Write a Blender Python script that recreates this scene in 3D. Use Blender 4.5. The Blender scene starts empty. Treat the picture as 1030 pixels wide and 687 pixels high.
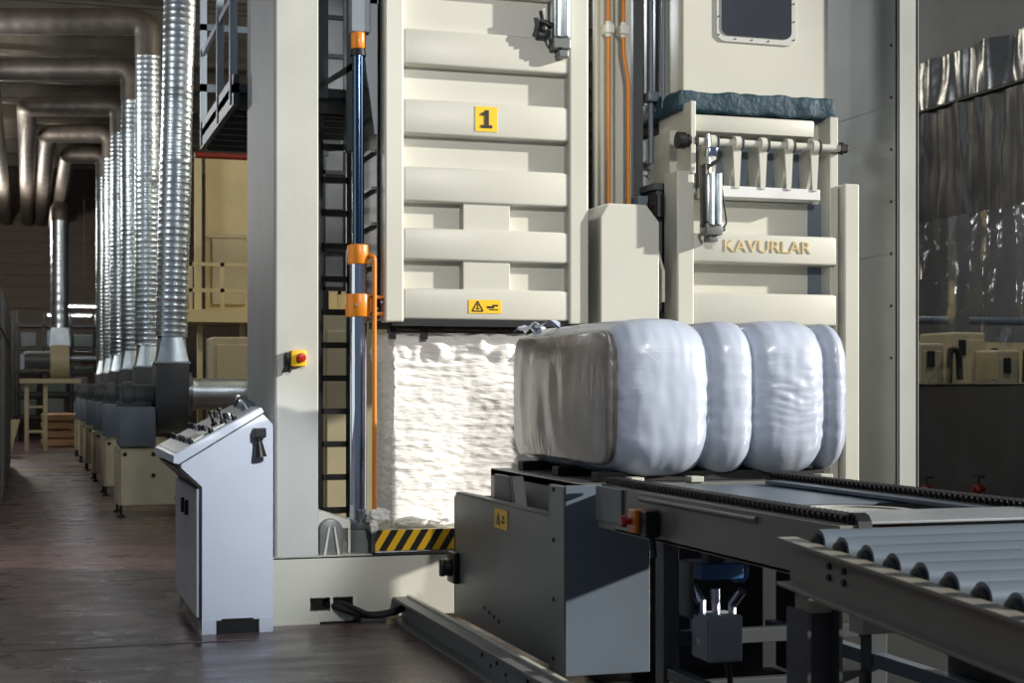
import bpy, bmesh, math, random
from mathutils import Vector, Matrix, noise
random.seed(7)
S = bpy.context.scene
COL = S.collection
PI = math.pi
# ---------------------------------------------------------------- camera model (1030x687 frame)
FPX = 1558.0; CX = 515.0; HZ = 390.0; CAMZ = 1.4
TH = math.atan2(487.0, FPX); ST, CT = math.sin(TH), math.cos(TH)
def ray(px, py):
    u = (px-CX)/FPX; v = (HZ-py)/FPX
    return Vector((ST+u*CT, CT-u*ST, v))
def aY(px, py, Y):
    d = ray(px, py); t = Y/d.y
    return Vector((d.x*t, Y, CAMZ+d.z*t))
def aX(px, py, X):
    d = ray(px, py); t = X/d.x
    return Vector((X, d.y*t, CAMZ+d.z*t))
def aZ(px, py, Z):
    d = ray(px, py); t = (Z-CAMZ)/d.z
    return Vector((d.x*t, d.y*t, Z))
cam = bpy.data.cameras.new('camera'); co = bpy.data.objects.new('camera', cam); COL.objects.link(co)
co.location = (0, 0, CAMZ); co.rotation_euler = (PI/2, 0, -TH)
cam.sensor_width = 36; cam.lens = FPX/1030*36; cam.shift_y = (HZ-343.5)/1030; cam.clip_end = 300
cam.dof.use_dof = True; cam.dof.focus_distance = 8.3; cam.dof.aperture_fstop = 5.6
S.camera = co
# ---------------------------------------------------------------- materials
def lin(c):
    return tuple(((x/255)/12.92 if x/255 <= .04045 else ((x/255+.055)/1.055)**2.4) for x in c)+(1,)
def mat(name, col, rough=.5, metal=0., var=.08, vscale=3., bump=0., bscale=40., stretch=(1,1,1), spec=.5, col2=None, emit=None, coat=0., alpha=None, trans=0., rvar=0., detail=5.):
    m = bpy.data.materials.new(name); m.use_nodes = True; nt = m.node_tree; N = nt.nodes; L = nt.links
    b = N['Principled BSDF']; c = lin(col)
    b.inputs['Base Color'].default_value = c; b.inputs['Roughness'].default_value = rough
    b.inputs['Metallic'].default_value = metal; b.inputs['Specular IOR Level'].default_value = spec
    b.inputs['Coat Weight'].default_value = coat; b.inputs['Transmission Weight'].default_value = trans
    if alpha is not None: b.inputs['Alpha'].default_value = alpha
    tc = N.new('ShaderNodeTexCoord'); mp = N.new('ShaderNodeMapping'); mp.inputs['Scale'].default_value = stretch
    L.new(tc.outputs['Object'], mp.inputs['Vector'])
    if var or col2:
        n = N.new('ShaderNodeTexNoise'); n.inputs['Scale'].default_value = vscale; n.inputs['Detail'].default_value = detail
        L.new(mp.outputs[0], n.inputs['Vector'])
        r = N.new('ShaderNodeValToRGB'); r.color_ramp.elements[0].position = .35; r.color_ramp.elements[1].position = .65
        r.color_ramp.elements[0].color = (lin(col2) if col2 else tuple(x*(1-var) for x in c[:3])+(1,))
        r.color_ramp.elements[1].color = c if col2 else tuple(min(1, x*(1+var*.6)) for x in c[:3])+(1,)
        L.new(n.outputs[0], r.inputs[0]); L.new(r.outputs[0], b.inputs['Base Color'])
        if rvar:
            mr = N.new('ShaderNodeMapRange'); mr.inputs[3].default_value = max(.03, rough-rvar); mr.inputs[4].default_value = min(1, rough+rvar)
            mr.inputs[1].default_value = .3; mr.inputs[2].default_value = .7
            L.new(n.outputs[0], mr.inputs[0]); L.new(mr.outputs[0], b.inputs['Roughness'])
    if bump:
        n2 = N.new('ShaderNodeTexNoise'); n2.inputs['Scale'].default_value = bscale; n2.inputs['Detail'].default_value = 4
        L.new(mp.outputs[0], n2.inputs['Vector'])
        bp = N.new('ShaderNodeBump'); bp.inputs['Strength'].default_value = bump; bp.inputs['Distance'].default_value = .02
        L.new(n2.outputs[0], bp.inputs['Height']); L.new(bp.outputs[0], b.inputs['Normal'])
    if emit:
        b.inputs['Emission Color'].default_value = lin(emit[0]); b.inputs['Emission Strength'].default_value = emit[1]
    return m
M = {}
M['beige'] = mat('machine_paint', (203,202,190), .38, var=.05, vscale=1.5, bump=.04, bscale=60)
M['beige_side'] = mat('machine_paint_worn', (190,192,186), .55, var=.12, vscale=1.2, bump=.03, bscale=30)
M['beige2'] = mat('background_machine_paint', (196,184,148), .5, var=.1)
M['grey'] = mat('grey_machine_paint', (112,115,113), .38, var=.08, vscale=2, bump=.03)
M['bluegrey'] = mat('blue_grey_paint', (104,116,128), .4, var=.06)
M['dgrey'] = mat('dark_grey_paint', (74,78,80), .45, var=.1)
M['black'] = mat('black_plastic', (18,18,20), .45, var=.1)
M['rubber'] = mat('black_rubber', (22,22,23), .7, var=.1)
M['desk'] = mat('desk_white_paint', (212,218,232), .42, var=.02)
M['deskg'] = mat('desk_grey_front', (176,180,182), .4, var=.04)
M['yellow'] = mat('sign_yellow', (250,200,20), .5, var=.03)
M['orange'] = mat('orange_paint', (214,128,24), .35, var=.08)
M['orange2'] = mat('bright_orange_plastic', (235,135,25), .4, var=.03)
M['red'] = mat('red_plastic', (190,28,22), .35, var=.05)
M['gold'] = mat('gold_letters', (214,192,140), .4, var=.03)
M['steel'] = mat('bare_steel', (170,175,180), .25, 1., var=.1)
M['chrome'] = mat('chrome', (205,215,235), .12, 1., var=.03)
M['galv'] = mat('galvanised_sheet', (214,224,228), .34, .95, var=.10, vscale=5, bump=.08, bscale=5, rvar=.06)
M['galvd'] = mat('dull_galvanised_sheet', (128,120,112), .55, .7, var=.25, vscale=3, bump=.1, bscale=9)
M['teal'] = mat('teal_gasket_cloth', (20,58,72), .6, var=.25, vscale=9, bump=.6, bscale=22)
M['glass'] = mat('dark_glass', (70,72,80), .08, .3, var=.1, spec=.8)
M['jbox'] = mat('light_grey_box_paint', (172,178,182), .45)
M['galvgrey'] = mat('pale_blue_grey_railing', (168,182,194), .45)
M['dred'] = mat('dark_red_paint', (110,22,20), .5)
M['redpipe'] = mat('red_pipe_paint', (130,40,30), .5)
M['rack'] = mat('rack_green', (52,62,56), .6, var=.3, vscale=4)
M['lamp'] = mat('lamp_tube', (255,250,240), .5, var=0, emit=((235,244,255), 22))
M['sticky'] = mat('yellow_floor_paint', (190,170,60), .5, var=.2)
M['brown'] = mat('brown_rust_rim', (168,120,60), .5, var=.2)
M['paper'] = mat('paper_label', (225,225,215), .6, var=.02)
M['blue'] = mat('blue_motor_paint', (40,84,140), .4)
M['blackfilm'] = mat('black_plastic_film', (27,27,29), .45, var=.12, bump=.5, bscale=5, stretch=(1,3,.6), spec=.6)
M['tarp'] = mat('black_tarpaulin', (38,39,42), .55, var=.1)
M['cardboard'] = mat('cardboard', (186,150,110), .7)
# cotton: soft, layered
M['cotton'] = mat('raw_cotton', (250,247,242), .95, var=.03, vscale=6, bump=.5, bscale=16, stretch=(1,1,4.5), spec=.1)
M['tuft'] = mat('loose_cotton', (236,234,228), .95, var=.05, bump=.6, bscale=30, spec=.1)
def film_material(name, col, rough, bump, stretch, scale, col2=None, subs=.0):
    m = mat(name, col, rough, var=.05, vscale=3, col2=col2, spec=.6, coat=.45, stretch=(1,1,1))
    nt = m.node_tree; N = nt.nodes; L = nt.links; b = N['Principled BSDF']; b.inputs['Coat Roughness'].default_value = .14
    tc = N.new('ShaderNodeTexCoord'); mp = N.new('ShaderNodeMapping'); mp.inputs['Scale'].default_value = stretch
    w = N.new('ShaderNodeTexNoise'); w.inputs['Scale'].default_value = scale; w.inputs['Detail'].default_value = 3; w.inputs['Distortion'].default_value = 1.2
    n3 = N.new('ShaderNodeTexNoise'); n3.inputs['Scale'].default_value = 1.6
    mul = N.new('ShaderNodeMath'); mul.operation = 'MULTIPLY'
    mr = N.new('ShaderNodeMapRange'); mr.inputs[1].default_value = .45; mr.inputs[2].default_value = .65
    bp = N.new('ShaderNodeBump'); bp.inputs['Strength'].default_value = bump; bp.inputs['Distance'].default_value = .03
    L.new(tc.outputs['Object'], mp.inputs[0]); L.new(mp.outputs[0], w.inputs['Vector']); L.new(tc.outputs['Object'], n3.inputs['Vector'])
    L.new(n3.outputs[0], mr.inputs[0]); L.new(w.outputs[0], mul.inputs[0]); L.new(mr.outputs[0], mul.inputs[1])
    L.new(mul.outputs[0], bp.inputs['Height']); L.new(bp.outputs[0], b.inputs['Normal']); L.new(bp.outputs[0], b.inputs['Coat Normal'])
    return m
M['film'] = film_material('white_bale_film', (176,185,202), .36, .16, (1.6,1,4), 3.5)
M['film_end'] = film_material('dusty_clear_film_over_cotton', (150,146,140), .38, .45, (1,5,1.3), 4, col2=(112,109,105))
# floor
def dark_floor():
    m = bpy.data.materials.new('epoxy_floor'); m.use_nodes = True; nt = m.node_tree; N = nt.nodes; L = nt.links; b = N['Principled BSDF']
    tc = N.new('ShaderNodeTexCoord'); mp = N.new('ShaderNodeMapping'); mp.inputs['Scale'].default_value = (.8,1.6,1)
    L.new(tc.outputs['Object'], mp.inputs[0])
    n = N.new('ShaderNodeTexNoise'); n.inputs['Scale'].default_value = 1.4; n.inputs['Detail'].default_value = 9; n.inputs['Roughness'].default_value = .65
    L.new(mp.outputs[0], n.inputs['Vector'])
    r = N.new('ShaderNodeValToRGB'); r.color_ramp.elements[0].position = .3; r.color_ramp.elements[1].position = .75
    r.color_ramp.elements[0].color = lin((70,52,53)); r.color_ramp.elements[1].color = lin((98,76,74))
    L.new(n.outputs[0], r.inputs[0]); L.new(r.outputs[0], b.inputs['Base Color'])
    mr = N.new('ShaderNodeMapRange'); mr.inputs[1].default_value = .3; mr.inputs[2].default_value = .7; mr.inputs[3].default_value = .2; mr.inputs[4].default_value = .42
    n2 = N.new('ShaderNodeTexNoise'); n2.inputs['Scale'].default_value = 2.5; n2.inputs['Detail'].default_value = 6; L.new(mp.outputs[0], n2.inputs['Vector'])
    L.new(n2.outputs[0], mr.inputs[0]); L.new(mr.outputs[0], b.inputs['Roughness'])
    bp = N.new('ShaderNodeBump'); bp.inputs['Strength'].default_value = .03; bp.inputs['Distance'].default_value = .01
    L.new(n2.outputs[0], bp.inputs['Height']); L.new(bp.outputs[0], b.inputs['Normal'])
    return m
M['floor'] = dark_floor()
def stripes_mat():
    m = bpy.data.materials.new('hazard_stripes'); m.use_nodes = True; nt = m.node_tree; N = nt.nodes; L = nt.links; b = N['Principled BSDF']
    tc = N.new('ShaderNodeTexCoord'); sx = N.new('ShaderNodeSeparateXYZ'); L.new(tc.outputs['Object'], sx.inputs[0])
    a = N.new('ShaderNodeMath'); a.operation = 'MULTIPLY'; a.inputs[1].default_value = .62; L.new(sx.outputs['Z'], a.inputs[0])
    s = N.new('ShaderNodeMath'); s.operation = 'SUBTRACT'; L.new(sx.outputs['X'], s.inputs[0]); L.new(a.outputs[0], s.inputs[1])
    d = N.new('ShaderNodeMath'); d.operation = 'DIVIDE'; d.inputs[1].default_value = .0935; L.new(s.outputs[0], d.inputs[0])
    f = N.new('ShaderNodeMath'); f.operation = 'FRACT'; L.new(d.outputs[0], f.inputs[0])
    g = N.new('ShaderNodeMath'); g.operation = 'GREATER_THAN'; g.inputs[1].default_value = .5; L.new(f.outputs[0], g.inputs[0])
    mx = N.new('ShaderNodeMix'); mx.data_type = 'RGBA'; mx.inputs[6].default_value = lin((24,22,20)); mx.inputs[7].default_value = lin((250,196,20))
    L.new(g.outputs[0], mx.inputs[0]); L.new(mx.outputs[2], b.inputs['Base Color']); b.inputs['Roughness'].default_value = .5
    return m
M['stripes'] = stripes_mat()
def clear_film_mat():
    m = bpy.data.materials.new('clear_plastic_film'); m.use_nodes = True; nt = m.node_tree; N = nt.nodes; L = nt.links
    N.remove(N['Principled BSDF']); out = N['Material Output']
    tr = N.new('ShaderNodeBsdfTransparent'); tr.inputs[0].default_value = (.72,.74,.75,1)
    gl = N.new('ShaderNodeBsdfGlossy'); gl.inputs['Roughness'].default_value = .12; gl.inputs[0].default_value = (.9,.93,.95,1)
    fr = N.new('ShaderNodeFresnel'); fr.inputs[0].default_value = 1.3
    tc = N.new('ShaderNodeTexCoord'); n = N.new('ShaderNodeTexNoise'); n.inputs['Scale'].default_value = 1.6; n.inputs['Detail'].default_value = 3
    bp = N.new('ShaderNodeBump'); bp.inputs['Strength'].default_value = .55; bp.inputs['Distance'].default_value = .12
    L.new(tc.outputs['Object'], n.inputs['Vector']); L.new(n.outputs[0], bp.inputs['Height']); L.new(bp.outputs[0], gl.inputs['Normal']); L.new(bp.outputs[0], fr.inputs['Normal'])
    n4 = N.new('ShaderNodeTexNoise'); n4.inputs['Scale'].default_value = 2.3; n4.inputs['Detail'].default_value = 6; L.new(tc.outputs['Object'], n4.inputs['Vector'])
    mr = N.new('ShaderNodeMapRange'); mr.inputs[1].default_value = .56; mr.inputs[2].default_value = .66; mr.inputs[3].default_value = .05; mr.inputs[4].default_value = .5; L.new(n4.outputs[0], mr.inputs[0])
    mx = N.new('ShaderNodeMixShader'); L.new(mr.outputs[0], mx.inputs[0]); L.new(tr.outputs[0], mx.inputs[1]); L.new(gl.outputs[0], mx.inputs[2]); L.new(mx.outputs[0], out.inputs[0])
    return m
M['clear'] = clear_film_mat()
# ---------------------------------------------------------------- mesh builder
def wloc(o):
    v = Vector((0,0,0))
    while o: v += o.location; o = o.parent
    return v
class MB:
    def __init__(s): s.bm = bmesh.new()
    def merge(s, b2, mtx=None, mi=0):
        mp = {}
        for v in b2.verts: mp[v] = s.bm.verts.new(mtx @ v.co if mtx else v.co)
        for f in b2.faces:
            try:
                nf = s.bm.faces.new([mp[v] for v in f.verts]); nf.material_index = mi
            except ValueError: pass
        b2.free(); return s
    def box(s, x0, x1, y0, y1, z0, z1, bev=0., seg=2, mi=0, mtx=None):
        b = bmesh.new(); bmesh.ops.create_cube(b, size=1)
        for v in b.verts: v.co = Vector(((x0+x1)/2+v.co.x*(x1-x0), (y0+y1)/2+v.co.y*(y1-y0), (z0+z1)/2+v.co.z*(z1-z0)))
        if bev: bmesh.ops.bevel(b, geom=list(b.edges), offset=bev, segments=seg, affect='EDGES', profile=.5)
        return s.merge(b, mtx, mi)
    def prism(s, pts, axis, a0, a1, bev=0., mi=0, seg=2):
        b = bmesh.new()
        def P(p, a): return {'x': (a, p[0], p[1]), 'y': (p[0], a, p[1]), 'z': (p[0], p[1], a)}[axis]
        r0 = [b.verts.new(P(p, a0)) for p in pts]; r1 = [b.verts.new(P(p, a1)) for p in pts]
        b.faces.new(r0); b.faces.new(r1[::-1]); n = len(pts)
        for i in range(n): b.faces.new((r0[i], r1[i], r1[(i+1) % n], r0[(i+1) % n]))
        bmesh.ops.recalc_face_normals(b, faces=b.faces)
        if bev: bmesh.ops.bevel(b, geom=list(b.edges), offset=bev, segments=seg, affect='EDGES', profile=.5)
        return s.merge(b, None, mi)
    def cyl(s, p0, p1, r, r2=None, seg=24, bev=0., mi=0):
        p0 = Vector(p0); p1 = Vector(p1); d = p1-p0; b = bmesh.new()
        bmesh.ops.create_cone(b, cap_ends=True, segments=seg, radius1=r, radius2=r if r2 is None else r2, depth=d.length)
        if bev:
            es = [e for e in b.edges if abs(e.verts[0].co.z-e.verts[1].co.z) < 1e-6]
            bmesh.ops.bevel(b, geom=es, offset=bev, segments=2, affect='EDGES', profile=.5)
        mt = Matrix.Translation((p0+p1)/2) @ d.to_track_quat('Z', 'Y').to_matrix().to_4x4()
        return s.merge(b, mt, mi)
    def tube(s, pts, r, seg=20, rf=None, cap=True, mi=0):
        pts = [Vector(p) for p in pts]; n = len(pts); rings = []; L = 0
        t0 = (pts[1]-pts[0]).normalized(); up = Vector((0,0,1)) if abs(t0.z) < .9 else Vector((1,0,0))
        nrm = (up-t0*up.dot(t0)).normalized()
        for i, p in enumerate(pts):
            a = pts[max(i-1,0)]; c = pts[min(i+1,n-1)]; t = (c-a).normalized()
            nrm = (nrm-t*nrm.dot(t)).normalized(); bn = t.cross(nrm)
            if i: L += (p-pts[i-1]).length
            rr = rf(L) if rf else r
            rings.append([s.bm.verts.new(p+(nrm*math.cos(2*PI*k/seg)+bn*math.sin(2*PI*k/seg))*rr) for k in range(seg)])
        for i in range(n-1):
            for k in range(seg):
                f = s.bm.faces.new((rings[i][k], rings[i][(k+1)%seg], rings[i+1][(k+1)%seg], rings[i+1][k])); f.material_index = mi
        if cap: s.bm.faces.new(rings[0][::-1]).material_index = mi; s.bm.faces.new(rings[-1]).material_index = mi
        return s
    def lathe(s, prof, o, axis='z', seg=32, mi=0):
        o = Vector(o); rings = []
        ax = {'z': Matrix.Identity(3), 'x': Matrix.Rotation(PI/2, 3, 'Y'), 'y': Matrix.Rotation(-PI/2, 3, 'X')}[axis]
        for r, h in prof: rings.append([s.bm.verts.new(o+ax @ Vector((r*math.cos(2*PI*k/seg), r*math.sin(2*PI*k/seg), h))) for k in range(seg)])
        for i in range(len(prof)-1):
            for k in range(seg): s.bm.faces.new((rings[i][k], rings[i][(k+1)%seg], rings[i+1][(k+1)%seg], rings[i+1][k])).material_index = mi
        s.bm.faces.new(rings[0][::-1]).material_index = mi; s.bm.faces.new(rings[-1]).material_index = mi
        return s
    def sphere(s, c, r, sc=(1,1,1), seg=16, mi=0):
        b = bmesh.new(); bmesh.ops.create_uvsphere(b, u_segments=seg, v_segments=seg//2+2, radius=r)
        return s.merge(b, Matrix.Translation(c) @ Matrix.Diagonal((*sc, 1)), mi)
    def quad(s, a, b, c, d, mi=0):
        s.bm.faces.new([s.bm.verts.new(p) for p in (a, b, c, d)]).material_index = mi; return s
    def build(s, name, m, parent=None, smooth=False, loc=None, angle=35):
        bmesh.ops.recalc_face_normals(s.bm, faces=s.bm.faces)
        o = bpy.data.objects.new(name, None); me = bpy.data.meshes.new(name)
        off = wloc(parent) if parent else Vector(loc if loc else (0,0,0))
        for v in s.bm.verts: v.co -= off
        s.bm.to_mesh(me); s.bm.free()
        bpy.data.objects.remove(o); o = bpy.data.objects.new(name, me)
        ms = m if isinstance(m, (list, tuple)) else [m]
        for x in ms: me.materials.append(M[x] if isinstance(x, str) else x)
        COL.objects.link(o)
        if parent: o.parent = parent
        elif loc: o.location = loc
        if smooth:
            me.shade_smooth() if hasattr(me, 'shade_smooth') else [setattr(p, 'use_smooth', True) for p in me.polygons]
            me.set_sharp_from_angle(angle=math.radians(angle))
        return o
def tag(o, label=None, cat=None, group=None, kind=None):
    for k, v in (('label', label), ('category', cat), ('group', group), ('kind', kind)):
        if v: o[k] = v
    return o
def thing(name, label, cat, loc, group=None):
    o = bpy.data.objects.new(name, None); o.empty_display_size = .2; COL.objects.link(o); o.location = loc
    return tag(o, label, cat, group)
def copy_tree(o, parent=None, kids=None):
    ch = [c for c in bpy.data.objects if c.parent == o]
    c = o.copy(); COL.objects.link(c); c.parent = parent
    for k in ch: copy_tree(k, c)
    return c
def bend(pts, r, n=8):
    pts = [Vector(p) for p in pts]; out = [pts[0]]
    for i in range(1, len(pts)-1):
        a = (pts[i-1]-pts[i]).normalized(); b = (pts[i+1]-pts[i]).normalized()
        rr = min(r, (pts[i-1]-pts[i]).length*.49, (pts[i+1]-pts[i]).length*.49)
        p0 = pts[i]+a*rr; p2 = pts[i]+b*rr
        for k in range(n+1):
            t = k/n; out.append(p0*(1-t)**2+pts[i]*2*t*(1-t)+p2*t*t)
    out.append(pts[-1]); return out
def dens(pts, step):
    out = []
    for a, b in zip(pts[:-1], pts[1:]):
        n = max(1, int((b-a).length/step))
        out += [a.lerp(b, k/n) for k in range(n)]
    out.append(pts[-1]); return out
def struct(name, mb, m): return tag(mb.build(name, m), kind='structure')
def text_mesh(body, size, center, m, parent, name, depth=.002, bold=0., xs=1.):
    cu = bpy.data.curves.new(name, 'FONT'); cu.body = body; cu.size = size; cu.align_x = 'CENTER'; cu.align_y = 'CENTER'; cu.extrude = depth; cu.offset = bold
    t = bpy.data.objects.new('tmp', cu); COL.objects.link(t)
    dg = bpy.context.evaluated_depsgraph_get(); me = bpy.data.meshes.new_from_object(t.evaluated_get(dg)); bpy.data.objects.remove(t)
    me.transform(Matrix.Translation(Vector(center)-wloc(parent)) @ Matrix.Rotation(PI/2, 4, 'X') @ Matrix.Diagonal((xs,1,1,1)))
    me.materials.clear(); me.materials.append(M[m]); o = bpy.data.objects.new(name, me); COL.objects.link(o); o.parent = parent
    return o
def bolts(name, m, parent, pts, axis, r=.008, h=.006):
    for p in pts:
        p = Vector(p); d = {'x': Vector((1,0,0)), 'y': Vector((0,1,0)), 'z': Vector((0,0,1))}[axis]
        MB().cyl(p-d*h, p+d*h, r, seg=6).build(name, m, parent)
# ================================================================ SETTING
struct('floor', MB().box(-14, 16, -2, 48, -.1, 0), 'floor')
M['roof'] = mat('roof_sheet', (150,142,128), .7, var=.15)
M['beam'] = mat('roof_beam_paint', (128,122,112), .6, var=.15)
struct('ceiling', MB().box(-14, 16, 9, 48, 8.2, 8.3), 'roof')
for i in range(1, 15):
    y = 10+i*2.6
    struct('trim_%d' % i, MB().box(-14, 16, y, y+.22, 7.72, 7.8).box(-14, 16, y+.09, y+.13, 7.8, 8.14).box(-14, 16, y, y+.22, 8.14, 8.2), 'beam')
M['bwall'] = mat('corrugated_wall_sheet', (96,84,74), .7, var=.1)
wb = MB().box(-14, 16, 47, 47.1, 0, 8.2)
for k in range(14): wb.box(-14, 16, 46.9, 47, 3.7+k*.32, 3.82+k*.32)
struct('wall_back', wb, 'bwall')
M['wall'] = mat('grey_wall_panel', (110,112,114), .6, var=.08)
struct('wall_left', MB().box(-14.1, -14, 9, 48, 0, 8.2), 'wall')
struct('wall_right', MB().box(16, 16.1, 9, 48, 0, 8.2), 'wall')
struct('trim_20', MB().box(-.25, 1.3, 27.4, 27.62, 0, .006), 'sticky')
struct('trim_21', MB().box(-3.0, 1.2, 8.62, 8.66, 0, .003), mat('floor_joint', (120,96,92), .5))
# ================================================================ PRESS FRAME
YF = 9.1
pf = thing('baling_press', 'large grey-beige steel baling press frame with two tall columns on a low base', 'baling press', (1.37, YF, 0))
cl = MB().box(1.385, 1.643, YF, YF+.03, .4, 4.6, .006).box(1.385, 1.40, YF, 10.3, .4, 4.6, .004).box(1.625, 1.643, YF+.02, 10.3, .4, 4.6, .004)
cl.box(1.39, 1.64, 10.28, 10.3, .4, 4.6)
cl.build('column', 'beige_side', pf)
XR = 5.54
cr = MB().box(XR, 5.70, YF, YF+.03, .4, 4.6, .005).box(XR, XR+.02, YF, 10.3, .4, 4.6, .004).box(5.68, 5.70, YF, 10.3, .4, 4.6).box(XR, 5.7, 10.28, 10.3, .4, 4.6)
for z in (2.3, 3.3): cr.box(XR-.004, XR, YF+.1, 10.2, z, z+.006)
cro = cr.build('column', 'beige_side', pf)
bolts('column_bolt', 'dgrey', cro, [(XR-.006, YF+.07, z) for z in (1.6, 1.95, 2.3, 2.65, 3.0, 3.35, 3.7)], 'x', .01)
# base with notch
bs = MB()
X0, X1 = 1.37, 5.72; nx0, nx1 = 1.594, 1.851; nz0, nz1 = .075, .155
bs.box(X0, nx0, YF, YF+.04, .012, .4).box(nx1, X1, YF, YF+.04, .03, .4).box(nx0, nx1, YF, YF+.04, nz1, .4).box(nx0, nx1, YF, YF+.04, .012, nz0)
bs.box((nx0+nx1)/2-.008, (nx0+nx1)/2+.008, YF-.001, YF+.04, nz0, nz1)
bs.box(X0, X1, YF, 10.3, .385, .402, .004).box(X0, X0+.02, YF+.03, 10.3, .012, .39).box(X1-.02, X1, YF+.03, 10.3, .012, .39).box(nx0-.1, nx1+.1, YF+.25, YF+.27, .01, .39)
bs.box(X0, 1.65, YF-.01, YF+.2, 0, .014).box(1.9, 2.05, YF-.01, YF+.2, 0, .03)
bs.build('base_beam', 'beige', pf)
M['beige_dim'] = M['beige']
pl = MB().box(1.98, 3.41, YF+.02, 10.25, .402, .53, .006)
pl.build('platform', 'beige', pf)
sp = MB().box(1.985, 3.4, YF-.006, YF+.014, .42, .545, .002)
o = sp.build('hazard_strip', 'stripes', pf); tag(o, 'yellow and black diagonally striped edge strip')
MB().box(1.97, 3.4, YF-.012, YF+.01, .402, .418, .002).box(1.97, 1.983, YF-.012, YF+.014, .402, .55, .002).build('strip_frame', 'steel', pf)
# top beam (above the photograph)
MB().box(1.37, 5.72, YF+.1, 10.2, 4.6, 5.0, .01).build('top_beam', 'beige_side', pf)
# emergency stop on left column
c = aY(299, 360, YF)
es = MB().box(c.x-.045, c.x+.045, YF-.05, YF-.002, c.z-.05, c.z+.045, .008).build('emergency_stop', 'yellow', pf, True); tag(es, 'yellow emergency stop box with red button')
MB().cyl((c.x+.015, YF-.05, c.z), (c.x+.015, YF-.064, c.z), .012).lathe([(.026,0),(.028,.006),(.026,.014),(.016,.018)], (c.x+.015, YF-.064, c.z), 'y').build('button', 'red', es, True)
bt = MB(); bt.cyl((c.x+.015, YF-.063, c.z), (c.x+.015, YF-.083, c.z), .028, .024, bev=.004).build('button_cap', 'red', es, True)
MB().box(c.x-.075, c.x-.045, YF-.04, YF-.002, c.z-.045, c.z+.03, .005).cyl((c.x-.04, YF-.025, c.z-.05), (c.x-.055, YF-.025, c.z-.085), .012).cyl((c.x-.06, YF-.02, c.z-.07), (c.x-.085, YF-.02, c.z-.07), .01).build('cable_gland', 'black', es, True)
# small motor and drum by the column foot
mt = thing('hoist_motor', 'small grey arched motor housing on the press base beside the left column foot', 'motor', (1.72, YF+.05, .402))
a = aY(332, 535, YF+.1)
arch = [(a.x-.07, .402), (a.x-.07, .55)]+[(a.x-.07*math.cos(t*PI/10), .55+.065*math.sin(t*PI/10)) for t in range(1, 10)]+[(a.x+.07, .55), (a.x+.07, .402)]
MB().prism(arch, 'y', YF+.06, YF+.3, .006).build('housing', 'grey', mt, True)
MB().prism([(a.x-.05,.403),(a.x-.035,.403),(a.x-.01,.57),(a.x-.02,.57)], 'y', YF+.04, YF+.06).prism([(a.x+.05,.403),(a.x+.035,.403),(a.x+.01,.57),(a.x+.02,.57)], 'y', YF+.04, YF+.06).build('rib', 'beige', mt)
b0 = aY(321, 515, YF+.2)
MB().prism([(1.645,.67),(1.86,.60),(1.86,.55),(1.645,.56)], 'y', YF+.12, YF+.5, .003).box(1.845, 1.86, YF+.12, YF+.14, .404, .55).build('bracket', 'beige', mt)
MB().lathe([(.07,0),(.07,.13),(.066,.135),(.062,.135),(.06,.13),(.02,.13)], (1.93, YF+.14, .403), 'z').build('drum', 'grey', mt, True)
# hoses
hs = MB().tube(bend([(1.70, YF+.1, .11), (1.75, YF-.03, .1), (1.9, YF-.1, .05), (2.05, YF-.12, .06), (2.2, YF-.05, .10)], .08), .022)
hs.tube(bend([(1.72, YF+.1, .13), (1.79, YF-.05, .12), (1.95, YF-.16, .045), (2.1, YF-.1, .07), (2.2, YF-.02, .13)], .08), .016)
tag(hs.build('hydraulic_hose', 'rubber', None, True), 'black rubber hoses coming out of the slot in the press base onto the floor', 'hose')
# ================================================================ LEFT CHAMBER
YB = 9.2
lc = thing('press_chamber', 'tall light beige ribbed press chamber marked with a black 1 on yellow', 'press chamber', (2.75, YB, 1.82))
xl, xr = 2.067, 3.384
ZT = 4.4; ZB = 1.8
MB().box(xl, xl+.12, YB, YB+.14, ZB, ZT, .012).build('side_post', 'beige', lc)
MB().box(xr-.13, xr, YB, YB+.14, ZB, ZT, .012).build('side_post', 'beige', lc)
def zq(y): return aY(490, y, YB).z
MB().box(xl+.1, xr-.1, YB+.10, YB+.12, ZB+.02, ZT).box(xl+.02, xl+.04, YB+.1, 9.98, ZB+.02, ZT).box(xr-.04, xr-.02, YB+.1, 9.98, ZB+.02, ZT).box(xl+.02, xr-.02, 9.96, 9.98, ZB+.02, ZT).build('shell', 'beige', lc)
for (ya, yb) in ((33,69),(103,138),(170,205),(231,263),(291,322),(-30,-4),(-95,-62)):
    MB().box(xl+.118, xr-.128, YB+.012, YB+.15, zq(yb), zq(ya), .016, 3).build('crossbeam', 'beige', lc, True)
MB().box(xl+.12, xr-.13, YB+.06, YB+.15, zq(33), zq(-4)).build('cover_plate', 'beige', lc)
for (ya, yb) in ((205,231),(263,291)):
    p0 = aY(465, 220, YB+.05).x; p1 = aY(512, 220, YB+.05).x
    MB().box(p0, p1, YB+.03, YB+.15, zq(yb)-.01, zq(ya)+.01, .004).build('spacer_block', 'beige', lc)
    p2 = aY(541, 220, YB+.1).x
for k, z in enumerate([1.95, 2.15, 2.4, 2.62, 2.85, 3.08, 3.3, 3.52, 3.75, 4.0]):
    MB().box(xl-.05, xl+.02, YB+.16, 9.95, z, z+.02).build('side_rib', 'dgrey', lc)
MB().box(xl-.02, xl+.02, YB+.14, 9.96, ZB+.03, ZT).build('side_plate', 'dgrey', lc)
MB().box(xl+.05, xr-.05, YB+.02, 9.9, ZB-.02, ZB+.02).build('bottom_lip', 'black', lc)
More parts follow.
